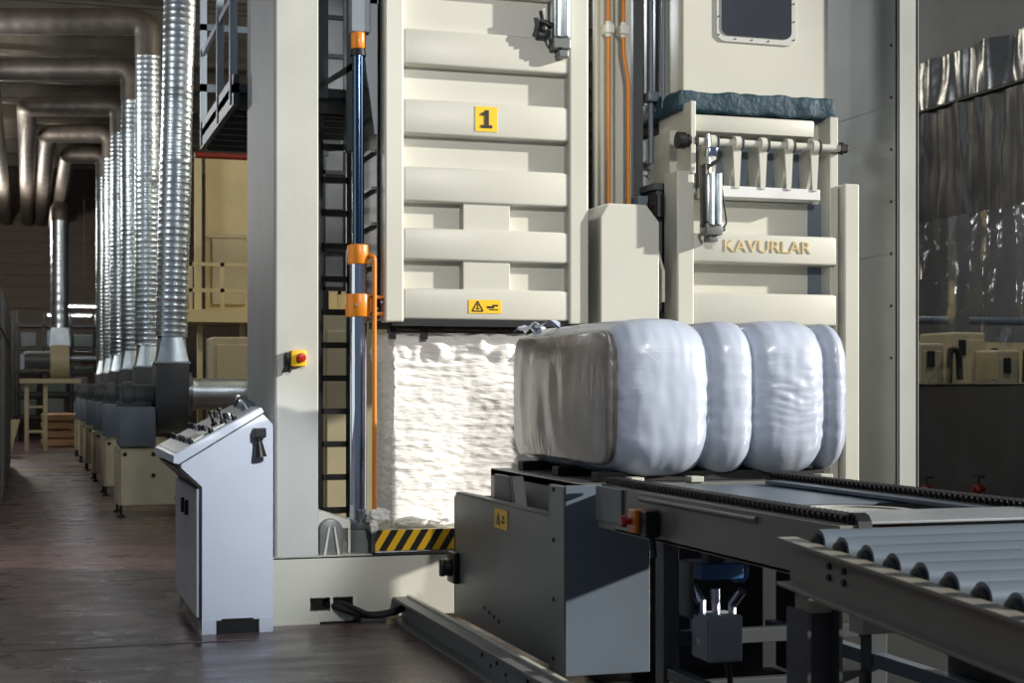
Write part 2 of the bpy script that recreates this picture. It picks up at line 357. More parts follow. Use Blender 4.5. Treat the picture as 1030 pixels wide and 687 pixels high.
for px in (396, 428): 
    q = aY(px, 335, YB+.1); MB().box(q.x-.02, q.x+.02, YB+.12, YB+.16, 1.70, 1.79).build('latch_finger', 'black', lc)
# sign 1
q0 = aY(478, 132, YB+.012); q1 = aY(500, 108, YB+.012)
sg = MB().box(q0.x, q1.x, YB+.008, YB+.0125, q0.z, q1.z, 0).build('number_sign', 'yellow', lc)
nx_, nz_ = (q0.x+q1.x)/2, (q0.z+q1.z)/2
one = [(-.036,-.055),(.038,-.055),(.038,-.037),(.016,-.037),(.016,.056),(-.006,.056),(-.014,.044),(-.036,.036),(-.036,.018),(-.012,.024),(-.012,-.037),(-.036,-.037)]
MB().prism([(nx_+a, nz_+b) for a, b in one], 'y', YB+.004, YB+.0085).build('numeral', 'black', sg)
def warn_sign(x0, x1, z0, z1, y, parent, flip=None):
    s = MB().box(x0, x1, y-.003, y, z0, z1).build('warning_sticker', 'yellow', parent)
    w = x1-x0; h = z1-z0; m = MB(); cx = x0+w*.27; cz = z0+h*.5; t = h*.42; yy = y-.0045; y2 = y-.003
    A = (cx-t, cz-t*.8); B = (cx+t, cz-t*.8); C_ = (cx, cz+t*.95)
    for P_, Q_ in ((A,B),(B,C_),(C_,A)):
        d = Vector((Q_[0]-P_[0], Q_[1]-P_[1])); n = Vector((-d.y, d.x)).normalized()*h*.05
        m.prism([(P_[0]-n.x,P_[1]-n.y),(Q_[0]-n.x,Q_[1]-n.y),(Q_[0]+n.x,Q_[1]+n.y),(P_[0]+n.x,P_[1]+n.y)], 'y', yy, y2)
    m.box(cx-h*.04, cx+h*.04, yy, y2, cz-t*.3, cz+t*.45)
    m.box(cx-h*.12, cx+h*.14, yy, y2, cz-t*.5, cz-t*.3)
    ex = x0+w*.73
    m.box(ex-w*.17, ex+w*.05, yy, y2, cz-h*.12, cz+h*.04).box(ex+w*.0, ex+w*.17, yy, y2, cz+h*.02, cz+h*.16).box(ex-w*.1, ex+w*.18, yy, y2, cz-h*.26, cz-h*.18)
    m.build('pictogram', 'black', s); return s
q0 = aY(471.5, 315, YB+.01); q1 = aY(504, 302, YB+.01)
warn_sign(q0.x, q1.x, q0.z, q1.z, YB+.0115, lc)
# pneumatic cylinder on top right of chamber
q = aY(565, 30, YB-.06)
pc = MB().box(q.x-.055, q.x+.055, YB-.07, YB+.01, q.z-.05, q.z+.5, .012).cyl((q.x-.03, YB-.075, q.z-.04), (q.x-.03, YB-.075, q.z+.5), .016).cyl((q.x+.03, YB-.075, q.z-.04), (q.x+.03, YB-.075, q.z+.5), .016)
o = pc.build('pneumatic_cylinder', 'galv', lc, True)
MB().box(q.x-.06, q.x+.06, YB-.07, YB+.01, q.z-.12, q.z-.05, .01).box(q.x-.02, q.x+.05, YB-.06, YB+.01, q.z-.17, q.z-.12, .01).build('end_block', 'grey', o)
MB().sphere((q.x-.12, YB-.04, q.z+.0), .035).cyl((q.x-.06, YB-.05, q.z+.02), (q.x-.14, YB-.05, q.z+.05), .02).cyl((q.x-.12, YB-.05, q.z+.05), (q.x-.13, YB-.05, q.z+.11), .016).box(q.x-.15, q.x-.07, YB-.06, YB+.01, q.z-.05, q.z-.01, .006).tube(bend([(q.x-.1,YB-.05,q.z-.02),(q.x-.06,YB-.05,q.z-.1),(q.x+.0,YB-.07,q.z-.12)],.04), .007).build('valve', 'black', o, True)
# ================================================================ RAW COTTON
def rough_block(name, x0, x1, y0, y1, z0, z1, m, n=110):
    b = bmesh.new()
    def face(f, na, nb):
        vs = [[b.verts.new(f(i/na, j/nb)) for j in range(nb+1)] for i in range(na+1)]
        for i in range(na):
            for j in range(nb): b.faces.new((vs[i][j], vs[i+1][j], vs[i+1][j+1], vs[i][j+1]))
    L = lambda a, c, t: a+(c-a)*t
    face(lambda u, v: (L(x0,x1,u), y0, L(z0,z1,v)), n, n+40)
    face(lambda u, v: (x0, L(y1,y0,u), L(z0,z1,v)), n//2, n+40)
    face(lambda u, v: (x1, L(y0,y1,u), L(z0,z1,v)), 30, 60)
    face(lambda u, v: (L(x0,x1,u), L(y0,y1,v), z1), 60, 30)
    bmesh.ops.remove_doubles(b, verts=b.verts, dist=1e-4)
    cx, cy = (x0+x1)/2, (y0+y1)/2
    for v in b.verts:
        p = v.co
        fr = min(1, max(0, (p.z-(z1-.22))/.1))
        layer = noise.noise(Vector((p.x*3.2, p.y*3.2, p.z*26)))*.011+noise.noise(Vector((p.x*16, p.y*16, p.z*55)))*.007+noise.noise(Vector((p.x*2, p.y*2, p.z*2)))*.02
        big = abs(noise.noise(Vector((p.x*9+3, p.y*9, p.z*7))))*.07*fr
        d = layer+big
        out = Vector(((1 if p.x > cx else -1) if min(abs(p.x-x0), abs(p.x-x1)) < .002 else 0, -1 if abs(p.y-y0) < .002 else 0, 0))
        if out.length: out.normalize()
        v.co = p+out*d+Vector((0,0, noise.noise(p*12)*.008))
    for f in b.faces: f.smooth = True
    mb = MB(); mb.bm.free(); mb.bm = b
    return mb.build(name, m, None, True, loc=(cx, cy, z0), angle=80)
rb = rough_block('raw_cotton_bale', 2.16, 3.36, 9.36, 9.94, .54, 1.74, 'cotton')
tag(rb, 'tall unwrapped block of layered white cotton standing under the numbered press chamber', 'cotton bale')
def tuft(px, py, Y, r, sc, label):
    p = aY(px, py, Y); b = bmesh.new(); bmesh.ops.create_icosphere(b, subdivisions=4, radius=r)
    for v in b.verts:
        n = v.co.normalized(); v.co = Vector((v.co.x*sc[0], v.co.y*sc[1], v.co.z*sc[2]))*(1+.45*noise.noise(n*2.2+Vector((px,0,0)))+.14*noise.noise(n*6))
    mb = MB(); mb.merge(b, Matrix.Translation(p)); o = mb.build('cotton_tuft', 'tuft', None, True, loc=tuple(p), angle=80)
    return tag(o, label, 'cotton tuft')
tuft(381, 519, YF+.12, .055, (1.2,1,.9), 'white loose cotton tuft at the end of the striped strip by the orange pipe')
tuft(415, 524, YF+.2, .045, (2.2,1,.6), 'flat ragged cotton scrap at the foot of the cotton block, left part')
tuft(448, 525, YF+.2, .045, (2.2,1,.6), 'flat ragged cotton scrap at the foot of the cotton block, next to the grey cabinet')
tuft(376, 530, YF+.0, .03, (.8,.8,1.3), 'small cotton wisp hanging down over the left end of the striped strip')
tuft(663, 172, 9.75, .11, (1,1,.8), 'round white cotton lump caught on the dark side of the right chamber')
# ================================================================ HYDRAULIC CYLINDER
XH, YH = 1.92, 9.28
hc = thing('hydraulic_cylinder', 'vertical chrome hydraulic cylinder with orange collars left of the numbered chamber', 'hydraulic cylinder', (XH, YH, .53))
MB().cyl((XH, YH, .56), (XH, YH, 2.2), .052, seg=32).build('barrel', 'chrome', hc, True)
MB().cyl((XH, YH, .53), (XH, YH, .58), .07, seg=32, bev=.005).cyl((XH-.01, YH-.08, .6), (XH-.01, YH-.08, .66), .02).build('foot_flange', 'dgrey', hc, True)
MB().cyl((XH, YH, 2.2), (XH, YH, 3.5), .036, seg=32).build('rod', mat('dark_rod_steel', (70,90,115), .15, 1.), hc, True)
MB().cyl((XH, YH, 2.15), (XH, YH, 2.27), .066, bev=.008, seg=32).build('collar', 'orange', hc, True)
MB().cyl((XH, YH, 1.83), (XH, YH, 1.97), .078, bev=.008, seg=32).box(XH+.05, XH+.16, YH-.06, YH+.06, 1.84, 1.86, .003).box(XH+.05, XH+.16, YH-.06, YH+.06, 1.94, 1.96, .003).box(XH+.06, XH+.08, YH-.06, YH+.06, 1.84, 1.96).build('clamp', 'orange', hc, True)
bolts('clamp_bolt', 'steel', hc, [(XH+.10, YH-.065, 1.88), (XH+.13, YH-.065, 1.92), (XH-.03, YH-.08, 1.9)], 'y', .009, .01)
MB().tube(bend([(XH+.05, YH-.02, 2.2), (XH+.085, YH-.07, 2.2), (XH+.085, YH-.07, .62)], .03), .014).build('feed_pipe', 'orange', hc, True)
MB().cyl((XH+.085, YH-.07, .56), (XH+.085, YH-.07, .64), .024).build('pipe_fitting', 'sticky', hc, True)
MB().cyl((XH, YH, 3.46), (XH, YH, 3.56), .045, bev=.006).build('rod_clamp', 'orange', hc, True)
MB().cyl((XH, YH, 3.42), (XH, YH, 3.46), .05, .04).build('rod_nut', 'black', hc, True)
MB().box(XH-.05, XH+.07, YH-.03, YH+.05, 3.56, 3.8, .006).prism([(XH+.02, 3.82), (XH+.125, 3.82), (XH+.125, 2.95), (XH+.105, 2.95), (XH+.04, 3.45)], 'y', YH+.02, YH+.05, .002).box(XH+.0,XH+.13,YH+.02,YH+.12,3.75,4.3).build('top_bracket', 'bluegrey', hc)
# guard ladder behind
gl = thing('guard_ladder', 'black steel ladder standing behind the chrome hydraulic cylinder', 'ladder', (2.0, 10.45, .4))
lx0 = aY(323, 300, 10.45).x; lx1 = aY(350, 300, 10.45).x
MB().box(lx0-.02, lx0+.012, 10.43, 10.47, 0, 3.5).build('ladder_rail', 'black', gl); MB().box(lx1-.012, lx1+.02, 10.43, 10.47, 0, 3.5).build('ladder_rail', 'black', gl)
for k in range(14): MB().box(lx0, lx1, 10.43, 10.47, .32+k*.225, .36+k*.225).build('rung', 'black', gl)
# ================================================================ CENTRAL COVER AND PIPES
xc0, xc1 = 3.445, 3.845
zc = aY(630, 205, 9.15).z
MB_ = MB().prism([(xc0,.40),(xc1,.40),(xc1,zc-.11),(xc1-.09,zc),(xc0+.05,zc),(xc0,zc-.09)], 'y', 9.15, 9.55, .008)
tag(MB_.build('pillar_cover', 'beige', None, loc=(3.68, 9.3, .4)), 'plain beige pillar cover with clipped top corners between the two press chambers', 'machine cover')
tw = thing('service_panel', 'narrow pale vertical panel carrying orange pipes between the two press chambers', 'machine panel', (3.6, 9.62, 2.5))
a0 = aY(594, 100, 9.62).x; a1 = aY(637, 100, 9.62).x
MB().box(a0+.03, a1-.02, 9.62, 9.66, .41, 4.4).box(a0+.05, a0+.12, 9.56, 9.62, zc-.1, 4.4, .006).box(a0+.16, a1-.03, 9.58, 9.62, zc-.1, 4.4, .006).build('panel', 'beige', tw)
MB().box(a0-.04, a0+.01, 9.72, 9.8, .41, 4.4).box(a1+.0, a1+.07, 9.62, 9.9, .41, 4.4).build('dark_channel', 'dgrey', tw)
for px, px2 in ((612, 612), (627, 632)):
    xa = aY(px, 50, 9.5).x; xb = aY(px2, 150, 9.5).x
    MB().tube(bend([(xa, 9.5, 4.4), (xa, 9.5, 3.6), (xb, 9.5, 3.42), (xb, 9.5, zc+.002)], .05), .013).build('oil_pipe', 'orange', tw, True)
    MB().box(xa-.03, xa+.03, 9.46, 9.56, 3.72, 3.78, .008).cyl((xa,9.5,3.7),(xa,9.5,3.8),.02).build('pipe_joint', 'paper', tw, True)
MB().box(a1-.02, a1+.05, 9.48, 9.62, zc-.05, zc+.1, .004).build('pipe_clamp', 'bluegrey', tw)
# ================================================================ RIGHT CHAMBER
YR = 9.15
rc = thing('press_chamber', 'right press chamber in beige steel with gold lettering and a shaft of hinge brackets', 'press chamber', (4.6, YR, .42))
def xr_(px, Y=YR): return aY(px, 200, Y).x
def zr(py, Y=YR): return aY(760, py, Y).z
MB().box(xr_(680), xr_(697), YR-.02, YR+.2, .42, zr(175), .01).build('side_post', 'beige', rc)
MB().box(xr_(848), xr_(863), YR-.02, YR+.2, .42, zr(181), .01).build('side_post', 'beige', rc)
MB().box(xr_(693), xr_(698), YR-.03, YR+.5, zr(178), zr(106), .004).build('hinge_plate', 'beige', rc)
MB().box(xr_(838), xr_(846), YR+.04, YR+.5, .5, zr(112), .004).build('hinge_plate', 'beige', rc)
MB().box(xr_(697), xr_(838), YR+.2, YR+.22, .43, zr(110)).box(xr_(697), xr_(822)+.02, YR+.17, YR+.2, .43, zr(200)).box(xr_(686), xr_(700), YR+.2, 9.95, .43, zr(130)).box(xr_(838), xr_(846), YR+.2, 9.95, .43, zr(130)).build('shell', 'beige', rc)
MB().box(xr_(697), xr_(822), YR+.04, YR+.21, zr(134), zr(117), .01).build('top_bar', 'beige', rc, True)
for a_, b_ in ((236,265),(295,327)):
    MB().box(xr_(697)+.001, xr_(842), YR+.0, YR+.17, zr(b_), zr(a_), .016, 3).build('crossbeam', 'beige', rc, True)
for z_ in (1.35, .9):
    MB().box(xr_(697)+.001, xr_(842), YR+.0, YR+.17, z_, z_+.2, .016, 3).build('crossbeam', 'beige', rc, True)
MB().box(xr_(822)+.02, xr_(838), YR+.16, YR+.2, .6, zr(200)).build('side_channel', 'bluegrey', rc)  # blue-grey strip paints the shadow beside the right post
# lettering
k0 = xr_(728); k1 = xr_(815)
tx = text_mesh('KAVURLAR', .112, ((k0+k1)/2, YR-.004, zr(248.5)), 'gold', rc, 'lettering', .003, .0, 1.0)
tag(tx, 'gold KAVURLAR lettering on the beam')
bb = [v.co.x for v in tx.data.vertices]; w = max(bb)-min(bb); mid = (max(bb)+min(bb))/2
for v in tx.data.vertices: v.co.x = mid+(v.co.x-mid)*(k1-k0)/w
# shaft + brackets
zs = zr(145)
MB().cyl((xr_(688), YR-.0, zs), (xr_(852), YR-.0, zs), .024, seg=24).build('hinge_shaft', 'beige', rc, True)
for px in (692, 699, 846, 850): MB().cyl((xr_(px)-.012, YR, zs), (xr_(px)+.012, YR, zs), .042 if px < 850 else .03, seg=6).build('shaft_nut', 'black', rc)
MB().cyl((xr_(684)-.02, YR, zs), (xr_(684)+.03, YR, zs), .055, seg=12).build('shaft_nut', 'black', rc)
for px in (716, 741, 767, 793, 819):
    x = xr_(px)
    g = MB().cyl((x-.022, YR, zs), (x+.022, YR, zs), .045, seg=20)
    g.prism([(YR-.03, zs+.01), (YR+.03, zs+.02), (YR+.2, zs-.02), (YR+.17, zr(193)), (YR+.10, zr(193))], 'x', x-.012, x+.012)
    g.prism([(x-.03, zs-.02), (x+.03, zs-.02), (x+.016, zr(190)), (x-.016, zr(190))], 'y', YR-.01, YR+.01)
    g.build('hinge_bracket', 'beige', rc, True)
    MB().cyl((x+.026, YR, zs), (x+.034, YR, zs), .05, seg=20).build('bracket_ring', 'dgrey', rc, True)
MB().box(xr_(712), xr_(825), YR+.0, YR+.17, zr(199), zr(188), .004).build('bracket_rail', mat('white_primer', (225,226,224), .4), rc)
MB().box(xr_(712), xr_(838), YR+.19, YR+.199, zr(190), zr(136)).build('recess_shade', 'bluegrey', rc)  # blue-grey colour stands for the shade behind the hinge brackets
# pneumatic cylinder
qx = xr_(709)+.0
pn = MB().box(qx-.05, qx+.05, YR-.15, YR-.06, zr(228), zr(180), .015).cyl((qx-.025, YR-.16, zr(230)), (qx-.025, YR-.16, zr(180)), .016).cyl((qx+.028, YR-.16, zr(230)), (qx+.028, YR-.16, zr(180)), .016)
pn = pn.build('pneumatic_cylinder', 'galv', rc, True)
MB().cyl((qx-.01, YR-.1, zr(182)), (qx-.015, YR-.08, zr(140)), .012).box(qx-.03, qx+.03, YR-.13, YR-.06, zr(162), zr(153), .006).build('piston_rod', 'chrome', pn, True)
MB().box(qx-.055, qx+.06, YR-.15, YR-.03, zr(240), zr(228), .01).box(qx-.02, qx+.04, YR-.12, YR-.02, zr(246), zr(240), .004).cyl((qx+.05, YR-.1, zr(233)), (qx+.09, YR-.1, zr(233)), .018).build('end_block', 'grey', pn, True)
MB().box(qx-.06, qx-.045, YR-.13, YR-.05, zr(232), zr(170), .004).cyl((qx-.06, YR-.1, zr(175)), (qx+.06, YR-.1, zr(165)), .014).tube(bend([(qx+.02,YR-.12,zr(236)),(qx+.1,YR-.12,zr(230)),(qx+.05,YR-.14,zr(190))],.04), .006).build('air_valve', 'black', pn, True)
# dark mechanism left of the right chamber
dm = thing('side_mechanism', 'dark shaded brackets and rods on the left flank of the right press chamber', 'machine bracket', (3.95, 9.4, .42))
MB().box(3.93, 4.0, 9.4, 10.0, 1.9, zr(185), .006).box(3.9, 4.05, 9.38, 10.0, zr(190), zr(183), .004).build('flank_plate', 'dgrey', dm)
MB().prism([(9.2, 1.95), (9.2, 2.15), (9.45, 2.5), (9.45, 1.95)], 'x', 3.885, 3.905).build('wedge', 'beige', dm)
MB().cyl((3.92, 9.35, zr(218)), (3.92, 9.35, zr(196)), .04, seg=16).cyl((3.87, 9.35, zr(205)), (3.95, 9.35, zr(205)), .025).build('coupling', 'black', dm, True)
MB().cyl((3.98, 9.62, 2.9), (3.98, 9.62, 4.4), .018).cyl((4.02, 9.5, 3.25), (4.02, 9.5, 4.4), .012).box(3.94, 4.02, 9.56, 9.66, zr(95), zr(85), .006).build('guide_rod', 'bluegrey', dm, True)
# ================================================================ FEED CHUTE
YC = 9.28
fc = thing('feed_chute', 'beige upper feed chute with a dark rounded window above the right chamber', 'feed chute', (4.6, YC, 3.3))
f0, f1 = aY(687, 50, YC).x, aY(833, 50, YC).x; fz = aY(760, 97, YC).z
MB().box(f0, f1, YC, 9.95, fz, 4.5, .006).build('chute_body', 'beige', fc)
w0, w1 = aY(725, 40, YC).x, aY(795, 40, YC).x; wz = aY(760, 38, YC).z
def rrect(x0, x1, z0, z1, r, n=6):
    pts = []
    for cx, cz, a0 in ((x1-r, z0+r, -PI/2), (x1-r, z1-r, 0), (x0+r, z1-r, PI/2), (x0+r, z0+r, PI)):
        pts += [(cx+r*math.cos(a0+k*PI/2/n), cz+r*math.sin(a0+k*PI/2/n)) for k in range(n+1)]
    return pts
wf = MB().prism(rrect(w0-.035, w1+.035, wz-.04, 4.33, .06), 'y', YC-.012, YC, 0)
wf = wf.build('window_frame', 'beige_side', fc)
MB().prism(rrect(w0, w1, wz, 4.29, .05), 'y', YC-.02, YC-.011, 0).build('window_pane', 'glass', wf)
bolts('window_bolt', 'steel', wf, [(w0-.02, YC-.013, wz+k*.12) for k in range(5)]+[(w1+.02, YC-.013, wz+k*.12) for k in range(5)]+[(w0+.1+k*.12, YC-.013, wz-.02) for k in range(3)], 'y', .006, .004)
gb = MB(); gb.box(f0-.06, f1+.03, YC-.05, 10.0, fz-.13, fz+.005, .02, 3)
bmesh.ops.subdivide_edges(gb.bm, edges=[e for e in gb.bm.edges if e.calc_length() > .2], cuts=24, use_grid_fill=True)
for v in gb.bm.verts: v.co += Vector((noise.noise(v.co*9), noise.noise(v.co*9+Vector((5,0,0))), noise.noise(v.co*11+Vector((0,9,0)))))*.022
tag(gb.build('seal_skirt', 'teal', fc, True, angle=60), 'dark teal crumpled cloth seal')
MB().cyl((f0-.01, YC+.3, 3.3), (f0-.01, YC+.3, 4.5), .015).cyl((f0-.03, YC+.5, 3.3), (f0-.03, YC+.5, 4.5), .02).build('conduit', 'bluegrey', fc, True)
# ================================================================ WRAPPED BALE
def make_bale():
    bx0, bx1, by0, by1, bz0, bz1 = 2.70, 3.985, 7.0, 8.62, .985, 1.735
    cy, cz = (by0+by1)/2, (bz0+bz1)/2-.008; hy, hz = (by1-by0)/2+.02, (bz1-bz0)/2+.013
    b = bmesh.new(); NX = 170; rings = []
    def ringpts(hy_, hz_, r):
        out = []
        cs = ((1, 1), (-1, 1), (-1, -1), (1, -1))
        for q in range(4):
            sy, sz = cs[q]; ccy, ccz = sy*(hy_-r), sz*(hz_-r); a0 = q*PI/2
            for k in range(14): a = a0+PI/2*k/14; out.append((ccy+r*math.cos(a), ccz+r*math.sin(a)))
            a = a0+PI/2; e = (ccy+r*math.cos(a), ccz+r*math.sin(a)); n_ = 60 if q % 2 == 0 else 84
            ny_, nz_ = cs[(q+1) % 4]; f = (ny_*(hy_-r)+r*math.cos(a), nz_*(hz_-r)+r*math.sin(a))
            for k in range(n_): out.append((e[0]+(f[0]-e[0])*k/n_, e[1]+(f[1]-e[1])*k/n_))
        return out
    NR = len(ringpts(1, 1, .1))
    ties = [aY(621, 400, by0).x, aY(714, 400, by0).x, aY(758, 400, by0).x, aY(831, 400, by0).x, bx1+.02]
    def inset(x):
        # bulges between ties
        if x < ties[0]: return .0+.075*math.exp(-((x-ties[0])/.018)**2)
        for a, c in zip(ties[:-1], ties[1:]):
            if a <= x <= c:
                t = (x-a)/(c-a); w = (c-a)
                k = (1-abs(2*t-1)**2.6)
                return .075-min(.08, .055+w*.06)*k**.6*1.0
        return .07
    for i in range(NX+1):
        x = bx0+(bx1-bx0)*i/NX
        ins = inset(x)
        e0 = (x-bx0)/.05; e1 = (bx1-x)/.10
        if e0 < 1: ins += .045*(1-math.sqrt(max(0, 1-(1-e0)**2)))
        if e1 < 1: ins += .07*(1-math.sqrt(max(0, 1-(1-e1)**2)))
        ring = []
        rr_ = .10+.07*min(1, max(0, (x-ties[0]+.05)/.1))
        for yy, zz in ringpts(hy-ins, hz-ins*.9, rr_):
            # bellied front
            if zz < 0: zz *= 1.0
            bel = .028*(1-(zz/hz)**2) if x > ties[0] else .01*(1-(zz/hz)**2)
            yy += math.copysign(bel, yy)*(1 if abs(yy) > hy*.6 else 0)
            p = Vector((x, cy+yy, cz+zz))
            n = Vector((0, yy, zz)).normalized()
            wr = noise.noise(Vector((x*5, p.y*2.5, p.z*2.5)))*.008+noise.noise(Vector((x*22, p.y*6, p.z*9)))*.003
            near = min(abs(x-t) for t in ties)
            wr += math.exp(-near/.045)*noise.noise(Vector((x*9, p.y*22, p.z*22)))*.012
            if ties[2] < x < ties[3]: 
                tt = (x-ties[2])/(ties[3]-ties[2]); wr += .010*noise.noise(Vector((x*7, .3*p.y, p.z*34+6*(x-ties[2])*(p.z-1.38)+1.5*noise.noise(p*4))))*(.6+noise.noise(p*6))*max(0, math.sin(tt*PI))*math.exp(-((p.z-1.38+.25*(tt-.4))/.16)**2)
            p += n*wr; ring.append(b.verts.new(p))
        rings.append(ring)
    for i in range(NX):
        x = bx0+(bx1-bx0)*(i+.5)/NX
        for k in range(NR):
            f = b.faces.new((rings[i][k], rings[i][(k+1)%NR], rings[i+1][(k+1)%NR], rings[i+1][k])); f.material_index = 1 if i < 4 else 0
    # end caps: concentric shrinking rings
    for ring, sgn, mi in ((rings[0], -1, 1), (rings[-1], 1, 0)):
        prev = ring; cc = Vector((ring[0].co.x, cy, cz)); NC = 40
        for j in range(1, NC):
            t = j/NC; cur = []
            for v in ring:
                p = v.co.lerp(cc, t); blg = .045*max(0, 1-abs((p.y-cy)/hy)**3)*max(0, 1-abs((p.z-cz)/hz)**3)
                wv = noise.noise(Vector((p.y*2.2, p.z*2.2, 4)))*.012+noise.noise(Vector((p.y*7, p.z*2.5, 7)))*.006
                p = p+Vector((sgn*(blg+wv*min(1, t*5)), 0, 0)); cur.append(b.verts.new(p))
            for k in range(NR): b.faces.new((prev[k], prev[(k+1)%NR], cur[(k+1)%NR], cur[k])).material_index = mi
            prev = cur
        b.faces.new(prev).material_index = mi
    mb = MB(); mb.bm.free(); mb.bm = b
    return mb.build('wrapped_bale', ['film', 'film_end'], None, True, loc=(3.3, 7.8, .985), angle=70), ties
wb_, ties = make_bale()
wb_.name = 'bale_body'
bale = thing('wrapped_bale', 'large plastic-wrapped cotton bale with bulging sections lying on the conveyor', 'wrapped bale', (3.3, 7.8, .985))
wb_.parent = bale; wb_.location = (0,0,0)
for (yy, zz, L_, an) in ((8.5, 1.73, .09, .4), (8.2, 1.74, .07, -.3)):
    b = bmesh.new(); bmesh.ops.create_grid(b, x_segments=8, y_segments=8, size=L_)
    for v in b.verts: v.co = Vector((v.co.x, v.co.y*.6, .04*noise.noise(v.co*14+Vector((yy,0,0)))+.03*(1-abs(v.co.x)/L_)))
    MB().merge(b, Matrix.Translation((2.77, yy, zz-.002)) @ Matrix.Rotation(an, 4, 'Z')).build('film_fold', 'film', bale, True)
# ================================================================ BALE TIPPER (grey cabinet)
XC = 2.376
tp = thing('bale_tipper', 'grey steel tipping cabinet with black rotary lock in front of the press', 'bale tipper', (XC, 7.8, 0))
ztp = .795
MB().prism([(8.73,.075),(7.0,.075),(7.0,ztp),(8.69,ztp),(8.73,ztp-.04)], 'x', XC, XC+.02, .004).box(XC, XC+.06, 7.0, 8.69, ztp-.012, ztp+.0, .003).box(XC+.0, XC+.4, 8.71, 8.73, .09, ztp-.03).build('side_panel', 'grey', tp)
MB().box(XC-.004, XC+.03, 6.78, 7.0, .06, .94, .004).build('corner_post', 'grey', tp)
bolts('panel_bolt', 'black', tp, [(XC-.006, 6.93, z) for z in (.92, .68, .4, .12)]+[(XC-.002, 8.1-k*.09, .2-.012*k) for k in range(4)], 'x', .011, .004)
MB().box(XC+.0, 2.80, 6.775, 6.80, .06, .945, .004).box(2.78, 2.80, 6.79, 7.6, .06, .94).build('front_panel', 'bluegrey', tp)
MB().box(XC+.03, 2.79, 6.8, 8.65, .72, .74).build('inner_shelf', 'dgrey', tp)
q = aX(458, 570, XC)
lk = MB().box(XC-.035, XC, q.y-.10, q.y+.06, q.z-.09, q.z+.09, .008).cyl((XC-.035, q.y-.02, q.z), (XC-.075, q.y-.02, q.z), .055, .045, seg=20, bev=.005).box(XC-.10, XC-.07, q.y-.04, q.y+.0, q.z-.05, q.z+.05, .006)
lk.build('rotary_lock', 'black', tp, True)
q0 = aX(498, 530, XC); q1 = aX(511, 514, XC)
st = MB().box(XC-.004, XC-.0005, q1.y, q0.y, q0.z, q1.z).build('warning_sticker', 'yellow', tp)
yc_, zc_ = (q0.y+q1.y)/2, (q0.z+q1.z)/2; hh = q1.z-q0.z
st2 = MB()
for P_, Q_ in (((yc_+.075, zc_-.028), (yc_+.015, zc_-.028)), ((yc_+.015, zc_-.028), (yc_+.045, zc_+.03)), ((yc_+.045, zc_+.03), (yc_+.075, zc_-.028))):
    d = Vector((Q_[0]-P_[0], Q_[1]-P_[1])); n = Vector((-d.y, d.x)).normalized()*.004
    st2.prism([(P_[0]-n.x,P_[1]-n.y),(Q_[0]-n.x,Q_[1]-n.y),(Q_[0]+n.x,Q_[1]+n.y),(P_[0]+n.x,P_[1]+n.y)], 'x', XC-.0055, XC-.0038)
st2.box(XC-.0055, XC-.0038, yc_+.04, yc_+.05, zc_-.02, zc_+.012).box(XC-.0055, XC-.0038, yc_-.07, yc_-.01, zc_-.02, zc_-.005).box(XC-.0055, XC-.0038, yc_-.06, yc_-.03, zc_, zc_+.02)
st2.build('pictogram', 'black', st)
# finger and tipping table under bale
q = aX(497, 475, 2.46)
MB().prism([(q.y, .7), (q.y, .925), (q.y-.28, .925), (q.y-.38, .7)], 'x', 2.46, 2.48, .003).prism([(q.y-.26, .925), (q.y-.28, .925), (q.y-.38, .7), (q.y-.36, .7)], 'x', 2.46, 2.54, .002).build('guide_finger', 'dgrey', tp)
MB().box(2.56, 4.0, 6.98, 8.6, .89, .935, .005).box(2.56, 2.60, 6.98, 8.6, .745, .93).build('tipping_table', 'grey', tp)
for yy in (7.1, 7.7, 8.3):
    MB().box(2.66, 3.9, yy, yy+.1, .935, .985, .006).build('support_bar', 'rubber', tp)
# bearing feet white pads visible below bale
for px in (640, 700, 800, 830):
    q = aY(px, 484, 6.99); MB().box(q.x-.035, q.x+.035, 6.97, 7.05, .936, .965, .005).build('pad', 'beige', tp)
MB().box(2.80, 3.84, 6.99, 7.02, 0, .88).build('shade_panel', 'tarp', tp)  # black sheet added as the shade in the void below the bale
for x, y in ((2.82, 8.3), (3.85, 8.3), (3.85, 7.0)): MB().box(x, x+.08, y, y+.08, 0, .89).build('leg', 'dgrey', tp)
# ================================================================ FLOOR RAIL
def rail(x, y0, y1, label):
    r = thing('floor_rail', label, 'floor rail', (x, (y0+y1)/2, 0), None)
    MB().box(x-.07, x+.07, y0, y1, 0, .018, .002).box(x-.006, x+.006, y0, y1, .018, .127).box(x-.06, x+.06, y0, y1, .127, .144, .002).build('rail_beam', 'grey', r)
    MB().box(x+.02, x+.045, y0, y1-.02, .144, .156, .002).build('running_strip', 'beige', r)
    bolts('rail_bolt', 'black', r, [(x-.004, y, .05+.03*(k%2)) for k, y in enumerate((6.5, 6.62, 6.95, 7.1, 7.2, 7.35))], 'x', .01, .008)
    return r
rail(2.15, 5.2, YF-.01, 'long grey steel rail on the floor running out from the press beside the grey cabinet')
